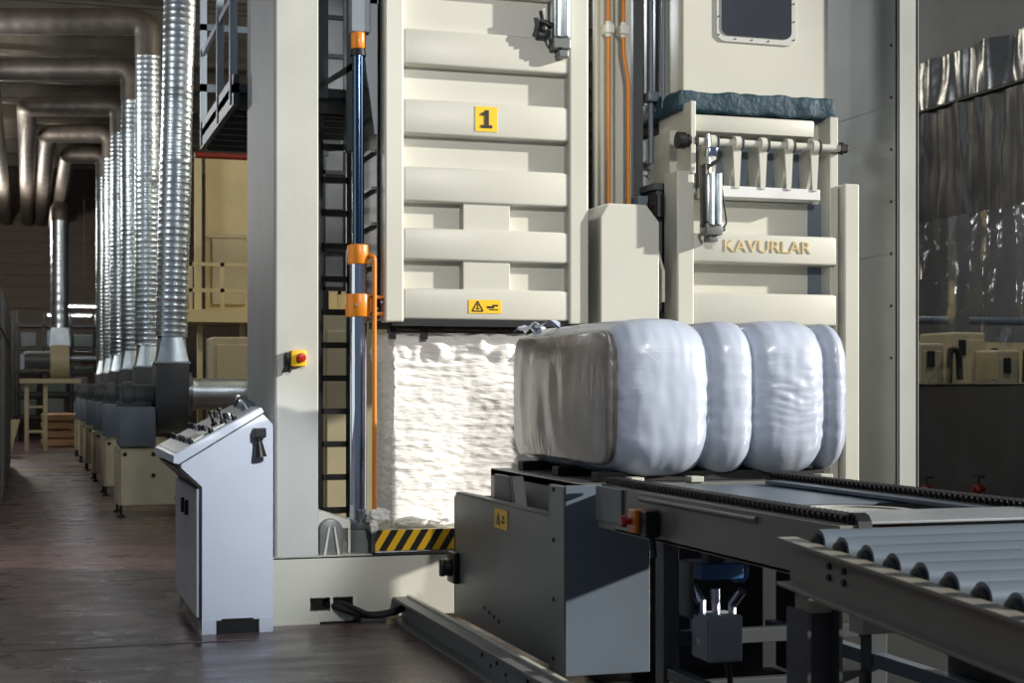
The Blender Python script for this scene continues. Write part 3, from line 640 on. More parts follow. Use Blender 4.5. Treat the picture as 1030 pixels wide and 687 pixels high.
# ================================================================ CHAIN CONVEYOR
cv = thing('chain_conveyor', 'grey chain conveyor on steel legs leading away from the wrapped bale', 'conveyor', (2.9, 5.6, 0))
xo = 2.48
MB().box(xo, xo+.014, 4.42, 6.62, .765, .95, .003).box(xo, xo+.07, 4.42, 6.5, .945, .957, .002).box(xo, xo+.06, 4.42, 6.4, .765, .777).build('side_rail', mat('conveyor_paint', (138,132,120), .4, var=.08), cv)
MB().box(xo-.012, xo-.001, 6.3, 6.62, .8, .955, .003).build('end_plate', 'grey', cv)
MB().tube([(xo-.004, 5.0, .93), (xo-.004, 6.1, .93)], .012).build('round_bar', 'grey', cv, True)
MB().box(3.53, 3.545, 4.42, 6.9, .80, .95).box(3.47, 3.545, 4.42, 6.9, .945, .957).build('side_rail', 'grey', cv)
def chain(x, y0, y1, z):
    m = MB(); n = int((y1-y0)/.038)
    m.box(x-.035, x+.035, y0, y1, z-.012, z, .002)
    for k in range(n):
        y = y0+k*.038
        m.box(x-.03, x-.022, y, y+.032, z, z+.026, .004, 1).box(x+.022, x+.03, y, y+.032, z, z+.026, .004, 1).cyl((x-.03, y+.008, z+.013), (x+.03, y+.008, z+.013), .010, seg=8)
        m.box(x-.034, x+.034, y+.012, y+.022, z+.018, z+.03)
    return m.build('chain', 'black', cv)
chain(2.57, 4.45, 6.72, .958); chain(3.50, 4.45, 6.9, .958)
MB().lathe([(.05,0),(.05,.05)], (2.545, 4.46, .945), 'x', 12).build('sprocket', 'black', cv)
MB().box(2.62, 3.44, 5.55, 6.75, .925, .935, .002).build('deck_plate', 'bluegrey', cv)
MB().box(2.62, 2.68, 4.5, 5.55, .93, .94).box(3.36, 3.44, 4.5, 6.7, .94, .958, .003).box(2.62, 3.44, 4.5, 4.6, .8, .9).build('inner_frame', 'bluegrey', cv)
q = aZ(857, 516, .945)
MB().lathe([(.19,0),(.235,0),(.235,.012),(.20,.012),(.195,.006)], (q.x, q.y, .944), 'z', 48).build('turntable_ring', 'beige', cv, True)
MB().lathe([(.225,0),(.232,0),(.232,.03),(.225,.03)], (q.x, q.y, .914), 'z', 48).build('turntable_rim', 'brown', cv, True)
MB().lathe([(.05,0),(.19,0),(.19,.02),(.05,.02)], (q.x, q.y, .905), 'z', 48).build('turntable_plate', 'black', cv, True)
# legs
q = aX(667, 600, 2.5)
MB().box(2.49, 2.56, q.y-.03, q.y+.06, 0, .765, .004).build('leg', 'dgrey', cv)
MB().box(2.49, 2.56, 4.62, 4.7, 0, .765, .004).build('leg', 'dgrey', cv)
MB().box(3.45, 3.53, q.y-.03, q.y+.06, 0, .8, .004).build('leg', 'dgrey', cv)
MB().box(3.45, 3.53, 4.62, 4.7, 0, .8, .004).build('leg', 'dgrey', cv)
MB().box(2.56, 3.45, q.y-.01, q.y+.04, .33, .39, .003).box(2.56, 3.45, q.y-.01, q.y+.04, .12, .18, .003).build('cross_bar', 'dgrey', cv)
MB().box(2.50, 2.55, 4.7, q.y, .2, .25, .003).build('cross_bar', 'dgrey', cv)
for ya_, yb_ in ((6.5, 6.96), (4.3, 5.45)): MB().box(3.55, 3.57, ya_, yb_, .02, .8).build('light_block_panel', 'tarp', cv)  # panels added to block the sun and keep the space under the deck dark
tag(MB().box(2.6, 5.3, 2.6, 8.6, 0, .008).build('dark_floor', 'rubber'), 'black sheet added on the floor as the shade under the conveyors', 'shade sheet')  # dark sheet added in place of the shade on the floor here
MB().box(3.46, 3.52, 4.7, 6.9, .2, .26, .003).build('cross_bar', 'bluegrey', cv)
# emergency stop
q = aX(648, 523, xo-.012)
es = MB().box(xo-.085, xo-.013, q.y-.08, q.y+.0, q.z-.05, q.z+.05, .006).build('emergency_stop', 'orange2', cv); tag(es, 'orange emergency stop box with red mushroom button')
MB().cyl((xo-.045, q.y+.0, q.z), (xo-.045, q.y+.03, q.z), .016).build('button_stem', 'black', es, True)
MB().lathe([(.012,0),(.032,.006),(.032,.02),(.02,.028)], (xo-.075, q.y-.035, q.z), 'x', 20).build('button_base', 'black', es, True)
MB().cyl((xo-.088, q.y-.035, q.z), (xo-.115, q.y-.035, q.z), .014).cyl((xo-.11, q.y-.035, q.z), (xo-.13, q.y-.035, q.z), .028, .024, bev=.005).build('button', 'red', es, True)
MB().box(xo-.07, xo-.01, q.y-.16, q.y-.085, q.z-.06, q.z+.05, .006).cyl((xo-.03, q.y-.12, q.z-.05), (xo-.03, q.y-.15, q.z-.14), .014).build('cable_box', 'black', es)
# under-conveyor equipment
jb = thing('junction_box', 'grey electrical junction box with chrome cable glands under the conveyor', 'junction box', (2.66, 5.6, .3))
j0 = aX(697, 640, 2.62)
jx, jy = 2.62, j0.y
MB().box(jx, jx+.15, jy-.16, jy, aX(697,668,2.62).z+.03, aX(697,615,2.62).z, .008).build('box_body', 'jbox', jb)
MB().box(jx-.008, jx, jy-.155, jy-.005, aX(697,666,2.62).z+.03, aX(697,617,2.62).z, .004).build('lid', 'jbox', jb)
zt_ = aX(697,615,2.62).z
MB().box(jx-.011, jx-.007, jy-.09, jy-.06, zt_-.12, zt_-.10).build('label_plate', 'paper', jb)
for dx, dy, an in ((.03,-.02,(-.02,.04)), (.07,-.07,(.0,.0)), (.12,-.12,(.02,-.05))):
    MB().cyl((jx+dx, jy+dy, zt_), (jx+dx, jy+dy, zt_+.05), .017, seg=8).cyl((jx+dx, jy+dy, zt_+.04), (jx+dx+an[0], jy+dy+an[1], zt_+.10), .02).build('cable_gland', 'chrome', jb, True)
MB().tube(bend([(jx+.1, jy-.1, zt_-.16), (jx+.11, jy-.14, zt_-.3), (jx+.05, jy-.2, .02)], .1), .012).build('cable', 'black', jb, True)
MB().box(2.60, 2.615, 5.86, 6.02, .45, .68, .002).build('mounting_plate', 'dgrey', cv)
MB().box(2.615, 2.63, jy-.05, 5.9, .40, .48, .002).build('mounting_bar', 'dgrey', jb)
mo = thing('gear_motor', 'blue gear motor tucked under the chain conveyor deck', 'motor', (2.85, 5.7, .6))
m0 = aX(700, 578, 2.78)
MB().box(2.75, 2.95, m0.y-.13, m0.y+.09, m0.z-.01, m0.z+.06, .01).cyl((2.95, m0.y-.02, m0.z+.02), (3.0, m0.y-.02, m0.z+.02), .06, seg=24, bev=.01).build('motor_body', 'blue', mo, True)
MB().box(2.82, 2.9, m0.y-.04, m0.y+.04, m0.z+.05, .925, .003).build('mount', 'dgrey', mo)
# ================================================================ ROLLER TABLE
rt = thing('roller_table', 'inclined gravity roller table of grey rollers on a heavy channel frame at right', 'roller conveyor', (3.0, 3.8, 0))
xb = 2.3
pA = aX(781, 540, xb); sl = (aX(781,540,xb).z-aX(1030,626,xb).z)/(aX(781,540,xb).y-aX(1030,626,xb).y)
yA, yE = pA.y, 2.6
def zt(y): return pA.z+(y-yA)*sl
def slantbox(x0, x1, y0, y1, dz0, dz1):
    return ([(y0, zt(y0)+dz0), (y1, zt(y1)+dz0), (y1, zt(y1)+dz1), (y0, zt(y0)+dz1)], 'x', x0, x1)
M['roller'] = mat('roller_grey_sleeve', (128,140,152), .28, .35, var=.05)
M['rail_paint'] = mat('roller_frame_paint', (142,138,126), .4, var=.06, vscale=4)
for xx, xi in ((xb, xb+.07), (3.82, 3.75)):
    lo, hi = min(xx, xi), max(xx, xi)
    m = MB().prism(*slantbox(lo, hi, yE, yA, -.012, 0), bev=.002).prism(*slantbox(lo, hi, yE, yA-.0, -.155, -.143), bev=.002)
    w = xb+.055 if xx == xb else 3.765
    m.prism(*slantbox(w-.006, w+.006, yE, yA, -.143, -.012)); m.build('side_channel', 'rail_paint', rt)
bolts('frame_bolt', 'black', rt, [(xb+.047, y, zt(y)-dz) for y in (yA-.26, yA-.35) for dz in (.05, .085)], 'x', .011, .006)
r0 = aX(817, 538, 2.37); r7 = aX(1015, 602, 2.37)
stp = (r0.y-r7.y)/7
for k in range(12):
    y = r0.y-k*stp; z = zt(y)-.008
    MB().cyl((2.392, y, z), (3.72, y, z), .046, seg=28).build('roller', 'roller', rt, True)
    MB().cyl((2.374, y, z-.004), (2.391, y, z-.004), .038, seg=24, bev=.008).cyl((2.37, y, z), (2.376, y, z), .012, seg=6).build('roller_bearing', 'black', rt, True)
MB().box(2.6, 3.73, 4.44, 4.86, .957, .966, .002).build('transfer_plate', mat('worn_steel_sheet', (190,196,200), .35, .5, var=.1), rt)
MB().prism(*slantbox(xb+.07, 3.75, yA-.12, yA-.06, -.12, -.05)).prism(*slantbox(xb+.07, 3.75, yA-1.2, yA-1.14, -.12, -.06)).build('cross_member', 'dgrey', rt)
# H section leg
lx = aX(778, 620, xb+.01); ly = lx.y
def hleg(x, y, top, m='dgrey'):
    return MB().box(x, x+.012, y-.07, y+.07, 0, top).box(x+.11, x+.122, y-.07, y+.07, 0, top).box(x+.01, x+.112, y-.006, y+.006, 0, top)
hleg(xb+.01, yA-.12, zt(yA-.12)-.21).build('leg', 'dgrey', rt)
MB().box(xb+.03, xb+.11, yA-.16, yA-.07, zt(yA-.16)-.215, zt(yA-.12)-.155).build('leg_spacer', 'rail_paint', rt)
hleg(3.69, yA-.12, zt(yA-.12)-.155).build('leg', 'dgrey', rt)
hleg(xb+.01, 2.9, zt(2.9)-.155).build('leg', 'dgrey', rt)
hleg(3.69, 2.9, zt(2.9)-.155).build('leg', 'dgrey', rt)
q = aX(840, 620, 2.75)
MB().box(2.9, 3.08, 5.0, 5.1, .50, .80, .003).build('hanging_plate', 'beige', cv)
MB().box(2.7, 3.45, 4.3, 4.36, .30, .34).build('lower_bar', 'bluegrey', rt)
# ================================================================ CONTROL DESK
cd = thing('control_desk', 'white and grey control desk with sloping button console in front of the left column', 'control desk', (1.14, 9.5, 0))
Y0, Y1 = 8.9, 10.2
def dp(px, py): p = aY(px, py, Y0); return (p.x, p.z)
xa, xbk = aY(203, 560, Y0).x, 1.345
body = [(xa, .075), (xbk, .075), (xbk, 1.19), (xbk-.062, 1.25), (dp(182,464)[0], dp(182,464)[1]), (dp(182,471)[0], dp(182,471)[1]), (xa, dp(203,490)[1])]
MB().prism(body, 'y', Y0, Y1, .004).build('desk_body', 'desk', cd)
lid = [dp(174.5,463), dp(176,458), (xbk-.068, 1.268), (xbk-.058, 1.256), dp(181,465), dp(177,468)]
MB().prism([dp(174,466), dp(174.5,458), (xbk-.072, 1.288), (xbk-.055, 1.262), (xbk-.066, 1.252), dp(180,467)], 'y', Y0-.012, Y1+.01, .004).build('console_lid', 'desk', cd)
MB().prism([dp(178.5,469), dp(178.5,466.5), (xbk-.06,1.258), (xbk-.056,1.25)], 'y', Y0-.004, Y0+.002).prism([(xa-.004,.08),(xa-.004,dp(203,489)[1]),dp(179,470),dp(179,472),(xa-.016,dp(203,491)[1]),(xa-.016,.08)], 'y', Y0-.004, Y1).build('seal_strip', 'black', cd)
MB().box(xa-.03, xa-.014, Y0, Y0+.63, .10, dp(203,492)[1], .003).box(xa-.03, xa-.014, Y0+.64, Y1, .10, dp(203,492)[1], .003).build('cabinet_door', 'deskg', cd)
MB().box(xa+.0, xbk, Y0+.0, Y1, 0, .075).build('plinth', 'black', cd)
for x in (xa, xbk-.08): MB().box(x, x+.08, Y0-.004, Y0, .0, .085).build('plinth_corner', 'desk', cd)
MB().box(xa+.11, xa+.29, Y0-.003, Y0+.001, .01, .085).build('cable_opening', 'black', cd)
for y, z in ((Y0+.5, dp(203,505)[1]-.02), (Y0+.72, dp(203,505)[1]-.02)):
    MB().box(xa-.05, xa-.03, y-.03, y+.03, z-.09, z+.0, .004).build('door_handle', 'black', cd)
MB().box(xa-.09, xa-.03, Y0+1.05, Y0+1.13, .93, .97, .004).cyl((xa-.05, Y0+.3, .90), (xa-.03, Y0+.3, .90), .012).build('key_lock', 'black', cd)
# lid surface grey, tilted matrix
n0 = Vector((dp(174.5,458)[0], 0, dp(174.5,458)[1])); n1 = Vector((xbk-.072, 0, 1.288)); dd = (n1-n0).normalized(); nn = Vector((-dd.z, 0, dd.x)); LL = (n1-n0).length
def onlid(t, y, h): v = n0+dd*(t*LL)+nn*h; return Vector((v.x, y, v.z))
def lidbox(mb, t0, t1, y0, y1, h0, h1):
    pts = [onlid(t0,0,h0), onlid(t1,0,h0), onlid(t1,0,h1), onlid(t0,0,h1)]
    return mb.prism([(p.x, p.z) for p in pts], 'y', y0, y1)
lidbox(MB(), .04, .97, Y0+.02, Y1-.02, .0, .004).build('console_panel', 'deskg', cd)
lidbox(MB(), .25, .62, Y0+.12, Y0+.5, .004, .012).build('label_strip', 'paper', cd)
lidbox(MB(), .28, .36, Y0+.14, Y0+.48, .012, .014).build('switch_legend', 'grey', cd)
for i, (t, y) in enumerate([(t, y) for t in (.22, .45, .72) for y in (.06, .25, .42, .62, .82, 1.02, 1.18)]):
    a_ = onlid(t, Y0+y, .004); b2 = onlid(t, Y0+y, .022); c2 = onlid(t, Y0+y, .04)
    m = MB().cyl(a_, b2, .016, seg=14).cyl(b2, c2, .012, seg=14)
    m.build('push_button', ['black','steel','black','black','steel','black','black'][i % 7], cd, True)
for t, y in ((.62, .16), (.55, .3)):
    a_ = onlid(t, Y0+y, .004); m = MB().cyl(a_, onlid(t, Y0+y, .03), .02, seg=14)
    m.cyl(onlid(t, Y0+y, .03), onlid(t+.03, Y0+y, .09), .009); m.sphere(onlid(t+.03, Y0+y, .095), .016); m.build('joystick', 'black', cd, True)
# chrome horn lamp on top
a_ = onlid(.93, Y0+.35, .0)
MB().cyl(a_, a_+nn*.05, .03, seg=16).cyl((a_+nn*.06)-Vector((.03,0,0)), (a_+nn*.05)+Vector((.07,.02,-.03)), .042, .03, seg=20, bev=.006).build('beacon', 'steel', cd, True)
# microphone / horn on the side
h = aY(260, 440, Y0)
MB().box(h.x-.035, h.x+.035, Y0-.07, Y0-.003, h.z+.0, h.z+.055, .006).build('horn_bracket', 'black', cd)
MB().cyl((h.x-.005, Y0-.045, h.z-.01), (h.x+.005, Y0-.05, h.z-.11), .016, .036, seg=20).cyl((h.x-.005, Y0-.045, h.z+.01), (h.x-.005, Y0-.045, h.z-.02), .02).build('warning_horn', 'black', cd, True)
tag([o for o in bpy.data.objects if o.name.startswith('warning_horn')][0], 'small black horn on the side wall')
# ================================================================ PLATFORM GANTRY behind the column
gt = thing('access_gantry', 'blue-grey steel walkway with railing high behind the left column', 'walkway', (1.7, 11, 3.3))
MB().box(1.3, 2.3, 9.95+.4, 12.4, 3.36, 3.42).box(1.3, 1.34, 10.35, 12.4, 3.28, 3.48).build('deck', 'dgrey', gt)
for k in range(8): MB().box(1.34, 2.3, 10.4+k*.27, 10.44+k*.27, 3.26, 3.36).build('deck_joist', 'dgrey', gt)
for y in (10.45, 11.2, 12.3): MB().box(1.29, 1.34, y, y+.05, 3.3, 4.75).build('railing_post', 'galvgrey', gt)
for z in (4.0, 4.5): MB().box(1.30, 1.33, 10.4, 12.35, z, z+.045).build('railing_bar', 'galvgrey', gt)
MB().box(1.29, 2.3, 12.3, 12.35, 3.72, 3.78).box(1.29, 2.3, 12.3, 12.35, 4.2, 4.25).build('end_rail', 'bluegrey', gt)
MB().box(1.66, 1.93, 10.32, 10.35, 3.35, 4.8).box(2.05, 2.1, 10.3, 10.4, 3.0, 4.8).build('upright_plate', 'bluegrey', gt)
MB().box(1.68, 1.80, 10.29, 10.318, 3.45, 3.82, .004).box(1.68, 1.80, 10.29, 10.318, 3.87, 4.3, .004).build('orange_panel', 'orange', gt)
MB().prism([(1.66, 3.3), (1.70, 3.3), (2.1, 3.55), (2.1, 3.6)], 'y', 10.3, 10.34).build('diagonal_brace', 'dgrey', gt)
# ================================================================ FANS and DUCTS
ordn = ['nearest', 'second nearest', 'third nearest', 'fourth nearest', 'fifth nearest', 'farthest']
FY = [17.2, 20.6, 23.8, 27.0, 30.0, 32.8]
def make_fan():
    y = 17.2; f = thing('blower_fan', '', 'fan', (1.3, y+.3, 0))
    M['beige_st'] = mat('stand_paint', (196,188,160), .5, var=.08)
    MB().prism([(.93, .13), (1.75, .13), (1.75, .74), (.93, .74)], 'y', y, y+.03, .004).box(.93, .96, y, y+.8, .13, .74).box(1.72, 1.75, y, y+.8, .13, .74).box(.93, 1.75, y, y+.8, .72, .74).build('stand', 'beige_st', f)
    bolts('stand_bolt', 'rubber', f, [(1.0, y-.002, .68), (1.55, y-.002, .68), (1.55, y-.002, .2), (1.3,y-.002,.68),(1.3,y-.002,.45)], 'y', .025, .006)
    for x in (.96, 1.7):
        for yy in (y+.04, y+.76): MB().cyl((x, yy, .03), (x, yy, .14), .015).cyl((x, yy, 0), (x, yy, .03), .05, .03, seg=14).build('foot', 'rubber', f, True)
    MB().box(.94, 1.33, y+.02, y+.6, .76, 1.19, .02).build('motor_guard', 'bluegrey', f, True)
    MB().cyl((.97, y+.4, 1.3), (1.33, y+.4, 1.3), .14, seg=20).cyl((1.0, y+.4, 1.3), (1.1, y+.4, 1.3), .17, seg=20).box(.94, 1.3, y+.25, y+.55, 1.19, 1.25).build('motor', 'dgrey', f, True)
    prof = [(y+.36+.40*math.cos(a), 1.3+.40*math.sin(a)) for a in [PI+k*PI/14 for k in range(15)]]
    MB().prism([(y-.04, 1.67)]+prof+[(y+.76, 1.67)], 'x', 1.34, 1.68, .008).build('scroll_housing', 'dgrey', f, True)
    # square to round transition
    m = MB(); n = 32; cx, cy = 1.51, y+.2
    lo = []; hi = []
    for k in range(n):
        a = 2*PI*k/n+PI/4; s_ = 1/max(abs(math.cos(a)), abs(math.sin(a)))
        lo.append(m.bm.verts.new((cx+.17*s_*math.cos(a), cy+.19*s_*math.sin(a), 1.68))); hi.append(m.bm.verts.new((cx+.15*math.cos(a), cy+.15*math.sin(a), 1.97)))
    for k in range(n): m.bm.faces.new((lo[k], lo[(k+1)%n], hi[(k+1)%n], hi[k]))
    m.box(cx-.19, cx+.19, cy-.21, cy+.21, 1.665, 1.685)
    m.build('transition', 'galv', f, True)
    MB().cyl((1.68, y+.35, 1.33), (1.74, y+.35, 1.33), .24, seg=32).build('inlet_ring', 'steel', f, True)
    return f
fan0 = make_fan()
for i, y in enumerate(FY):
    f = fan0 if i == 0 else copy_tree(fan0)
    f.location = (1.3, y+.3, 0)
    tag(f, ordn[i]+' blower fan of the row, grey housing on a beige stand', 'fan', 'blower fans in the row at left')
runs = [3.4, 3.4, 1.95, 1.35, .95, .5]
for i, y in enumerate(FY):
    cx, cy = 1.51, y+.2
    zt_ = 6.2 if i else 6.6
    dx = .10 if i == 0 else 0
    base = Vector((cx, cy, 1.96)); top = Vector((cx+dx, cy, zt_))
    p2 = top+Vector((-.954, .298, 0))*runs[i]
    pts = [base, top, p2]
    R_ = .17
    dt = thing('spiral_duct', ordn[i]+' silver spiral duct of the row, rising from its fan to the ceiling', 'duct', (cx, cy, 1.96), 'spiral ducts rising from the fans')
    vert = dens([base, top-Vector((0,0,.45))], .014)
    ph = random.random()
    mv = MB().tube(vert, R_, 28, rf=lambda L, ph=ph: R_+(.006 if ((L*14+ph) % 1) < .22 else 0)+.003*math.sin(L*3+ph*9)); mv.build('riser', 'galv', dt, True, angle=50)
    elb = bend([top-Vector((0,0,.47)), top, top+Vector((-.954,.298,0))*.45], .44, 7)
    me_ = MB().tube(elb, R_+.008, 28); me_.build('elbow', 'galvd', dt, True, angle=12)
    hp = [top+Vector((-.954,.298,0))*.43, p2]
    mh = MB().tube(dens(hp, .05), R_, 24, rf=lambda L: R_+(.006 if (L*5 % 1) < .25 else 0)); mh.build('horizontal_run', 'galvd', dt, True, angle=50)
    if i >= 2:
        p3 = Vector((p2.x, 46.4, p2.z)); e2 = bend([p2-Vector((-.954,.298,0))*.02, p2+Vector((-.954,.298,0))*.25, p2+Vector((-.954,.298,0))*.25+Vector((0,.4,0))], .24, 6)
        MB().tube(e2+[p3+Vector((-.238,.07,0))], R_, 24).build('ceiling_run', 'galvd', dt, True)
# inlet ducts to the right from fans
for i, y in enumerate(FY[:3]):
    m = MB().tube(dens([Vector((1.72, y+.35, 1.33)), Vector((3.6, y+.35, 1.33))], .03), .17, 28, rf=lambda L: .175+(.009 if (L*1.6 % 1) < .06 else 0))
    tag(m.build('inlet_duct', 'galv', None, True, loc=(1.72, y+.35, 1.33)), ordn[i]+' horizontal silver duct entering its fan from the right', 'duct')
# far fan with own duct
fd = thing('spiral_duct', 'lone far silver duct hanging left of the duct row', 'duct', aY(60, 330, 36))
p = aY(60, 330, 36); t = aY(60, 222, 36)
MB().tube(dens([p, t], .05), .17, 20, rf=lambda L: .19+(.012 if (L*5 % 1) < .2 else 0)).build('riser', 'galv', fd, True)
MB().tube(bend([t, t+Vector((0,0,.25)), t+Vector((.0,4,.3))], .25), .2).build('ceiling_run', 'galvd', fd, True)
fb = thing('blower_fan', 'far small beige blower on a trestle stand, left of the duct row', 'fan', (p.x, 36, 0))
MB().prism([(p.x-.22, 2.32), (p.x+.22, 2.32), (p.x+.19, p.z), (p.x-.19, p.z)], 'y', 35.8, 36.2).build('transition', 'galv', fb)
MB().cyl((p.x-.2, 36, 2.0), (p.x+.2, 36, 2.0), .4, seg=24).box(p.x-.2, p.x+.2, 35.75, 36.3, 1.95, 2.35).build('housing', 'beige2', fb, True)
MB().tube([(p.x+.2, 36, 2.05), (p.x+1.1, 36, 2.05)], .17).build('inlet_pipe', 'steel', fb, True)
MB().cyl((p.x-.75, 36, 2.0), (p.x-.2, 36, 2.0), .22).build('motor', 'dgrey', fb, True)
tx0, tx1 = p.x-.75, p.x-.35
MB().box(tx0, tx0+.09, 35.9, 36, 0, 1.5).build('leg', 'beige2', fb); MB().box(tx1, tx1+.09, 35.9, 36, 0, 1.5).build('leg', 'beige2', fb)
MB().box(tx0-.1, tx1+.8, 35.7, 36.3, 1.5, 1.6).box(tx0, tx1, 35.93, 36, .4, .46).box(tx0, tx1, 35.93, 36, .95, 1.0).build('stand_top', 'beige2', fb)
def strut(name, a, b, r, m, label, cat):
    tag(MB().cyl(a, b, r, seg=8).build(name, m), label, cat)
MB_ = MB().prism([(-.55+0, 0), (-.35, 0), (-.15, .75), (-.35, .75)], 'y', 33.0, 33.1); 
tag(MB_.build('trestle', 'beige2'), 'slanted beige trestle on the far floor, left one', 'trestle')
q = aZ(68, 447, 0)
tag(MB().prism([(q.x-.12, 0), (q.x+.02, 0), (q.x+.28, .55), (q.x+.1, .55)], 'y', q.y, q.y+.1).build('trestle', 'beige2'), 'slanted beige trestle on the far floor, right one near the fans', 'trestle')
q = aY(64, 432, 38)
for k in range(4):
    tag(MB().box(q.x-.5, q.x+.35, q.y, q.y+.9, .02+k*.2, .19+k*.2, .03).build('sack', 'cardboard'), ['lowest','second','third','topmost'][k]+' pale sack in the far stack behind the trestles', 'sack', 'stacked sacks in the far hall')
# far rack
for ri, (xa_, xb_) in enumerate(((-3.2, -.4), (-.3, 2.4))):
    r_ = thing('storage_rack', ['left','right'][ri]+' dark storage rack against the far wall', 'rack', ((xa_+xb_)/2, 43, 0))
    m = MB()
    for k in range(5): 
        x = xa_+(xb_-xa_)*k/4; m.box(x, x+.06, 42.6, 43.6, 0, 3.4)
    for z in (.6, 1.2, 1.8, 2.4, 3.0): m.box(xa_, xb_, 42.6, 43.6, z, z+.06)
    m.build('frame', 'black', r_)
    for k in range(4):
        for j, z in enumerate((.66, 1.26, 1.86, 2.46)):
            x = xa_+(xb_-xa_)*k/4+.09; wd = (xb_-xa_)/4-.12
            tag(MB().box(x, x+wd*random.uniform(.7,1), 42.7, 43.5, z, z+random.uniform(.3,.5), .04).build('storage_bin', ['rack','rack','bluegrey','dgrey'][(k*3+j) % 4]), 'dark bin on the '+['left','right'][ri]+' far rack, '+['lowest','second','third','top'][j]+' shelf, '+['first','second','third','fourth'][k]+' from left', 'bin', 'bins on the far racks')
# left partition
lp = thing('partition_cabinet', 'grey panelled machine cabinet at the far left edge', 'cabinet', (-.8, 23, 0))
MB().box(-1.4, -.31, 18.6, 29, .0, 2.6).build('cabinet_body', 'wall', lp)
for k in range(4): MB().box(-.31, -.29, 18.65+k*2.6, 21.2+k*2.6, .08, 2.05, .005).build('door_panel', 'wall', lp)
for k in range(4): MB().box(-.31, -.29, 18.65+k*2.6, 21.2+k*2.6, 2.1, 2.55, .005).build('upper_panel', 'wall', lp)
# ceiling lamp fixtures
M['housing'] = mat('lamp_housing', (200,200,196), .5)
def lamp(x, y, z, L_, label, along='y', grp='ceiling tube lamps'):
    l = thing('tube_lamp', label, 'lamp', (x, y, z), grp)
    for s_ in (-.18, .18): MB().cyl((x+(s_*L_ if along != 'y' else 0), y+(s_*L_ if along == 'y' else 0), z+.08), (x+(s_*L_ if along != 'y' else 0), y+(s_*L_ if along == 'y' else 0), 8.2), .008, seg=8).build('hanger', 'dgrey', l)
    if along == 'y': MB().box(x-.09, x+.09, y-L_/2, y+L_/2, z+.03, z+.08).build('housing', 'housing', l); MB().box(x-.06, x+.06, y-L_/2+.03, y+L_/2-.03, z, z+.03).build('tube', 'lamp', l)
    else: MB().box(x-L_/2, x+L_/2, y-.09, y+.09, z+.03, z+.08).build('housing', 'housing', l); MB().box(x-L_/2+.03, x+L_/2-.03, y-.06, y+.06, z, z+.03).build('tube', 'lamp', l)
ly_ = [('lower', 70, 318, 44), ('upper', 76, 309, 42)]
for nm, px, py, Y in ly_:
    q = aY(px, py, Y); lamp(q.x, q.y, q.z, 1.2, nm+' of the two bright tube lamps in the far hall', 'x', None)
# red sprinkler pipes
q0, q1 = aY(20, 2, 14), aY(170, 10, 14)
def hung(m, xs, y, z):
    for x in xs: m.cyl((x, y, z), (x, y, 8.2), .008, seg=8)
    return m
tag(hung(MB().tube([(-2.5, 14, 5.15), (4, 14, 5.0)], .035), (-2.2, 3.8), 14, 5.05).build('sprinkler_pipe', 'redpipe', None, True), 'dark red sprinkler pipe crossing the top left above the ducts', 'pipe')
q = aY(220, 157, 20)
tag(hung(MB().tube([(q.x-.3, 20, q.z), (q.x+2.5, 20, q.z)], .04), (q.x+2.4,), 20, q.z).build('sprinkler_pipe', 'redpipe', None, True), 'dark red pipe above the cream wall behind the left column', 'pipe')
q = aY(204, 200, 20)
# ================================================================ BEIGE BUILDING behind column
bd = thing('control_cabin', 'cream raised cabin with pale railing seen between ducts and left column', 'cabin', (3.2, 23, 0))
M['cream'] = mat('cream_wall', (226,208,158), .6, var=.06)
def xy(px, Y): return aY(px, 300, Y).x
MB().box(xy(207,22.5), 7.5, 22.5, 22.6, 2.45, 4.75).box(xy(196,22.4), xy(203,22.4), 22.4, 22.5, 2.45, 4.75).build('cabin_wall', 'cream', bd)
MB().box(xy(214,22.4), xy(247,22.4), 22.42, 22.49, 2.6, 3.55).box(xy(214,22.4)-.05, xy(247,22.4)+.05, 22.40, 22.42, 3.55, 3.6).build('cabin_door', 'beige2', bd)
MB().box(xy(186,21), 7.5, 21, 22.6, 2.28, 2.45).build('cabin_deck', 'cream', bd)
for z in (2.68, 3.03): MB().box(xy(188,21), 7.5, 21.02, 21.06, z, z+.05).build('railing_bar', 'cream', bd)
for px in (190, 222, 260, 300, 340): MB().box(xy(px,21), xy(px,21)+.05, 21.02, 21.06, 2.45, 3.08).build('railing_post', 'cream', bd)
MB().box(xy(198,21.5)+.0, xy(203,21.5), 21.4, 21.5, 0, 2.3).box(xy(240,21.5), xy(246,21.5), 21.4, 21.5, 0, 2.3).build('support_post', 'cream', bd)
for k in range(6):
    x = 2.25+k*.62
    mc = thing('machine_cabinet', ['first','second','third','fourth','fifth','sixth'][k]+' beige machine cabinet from the left under the cream cabin', 'cabinet', (x+.28, 20.2, 0), 'beige machine cabinets under the cabin')
    MB().box(x, x+.56, 20, 20.8, .1, 2.05, .02).build('cabinet_body', 'beige2', mc)
    MB().box(x+.05, x+.5, 19.98, 20, .2, 1.3, .006).build('door', 'beige2', mc); MB().box(x+.05, x+.5, 19.98, 20, 1.36, 1.95, .006).build('upper_door', 'beige2', mc)
    MB().box(x+.43, x+.46, 19.95, 19.98, .9, 1.05).build('handle', 'black', mc)
    MB().box(x+.02, x+.54, 20.05, 20.75, 0, .1).build('plinth', 'black', mc)
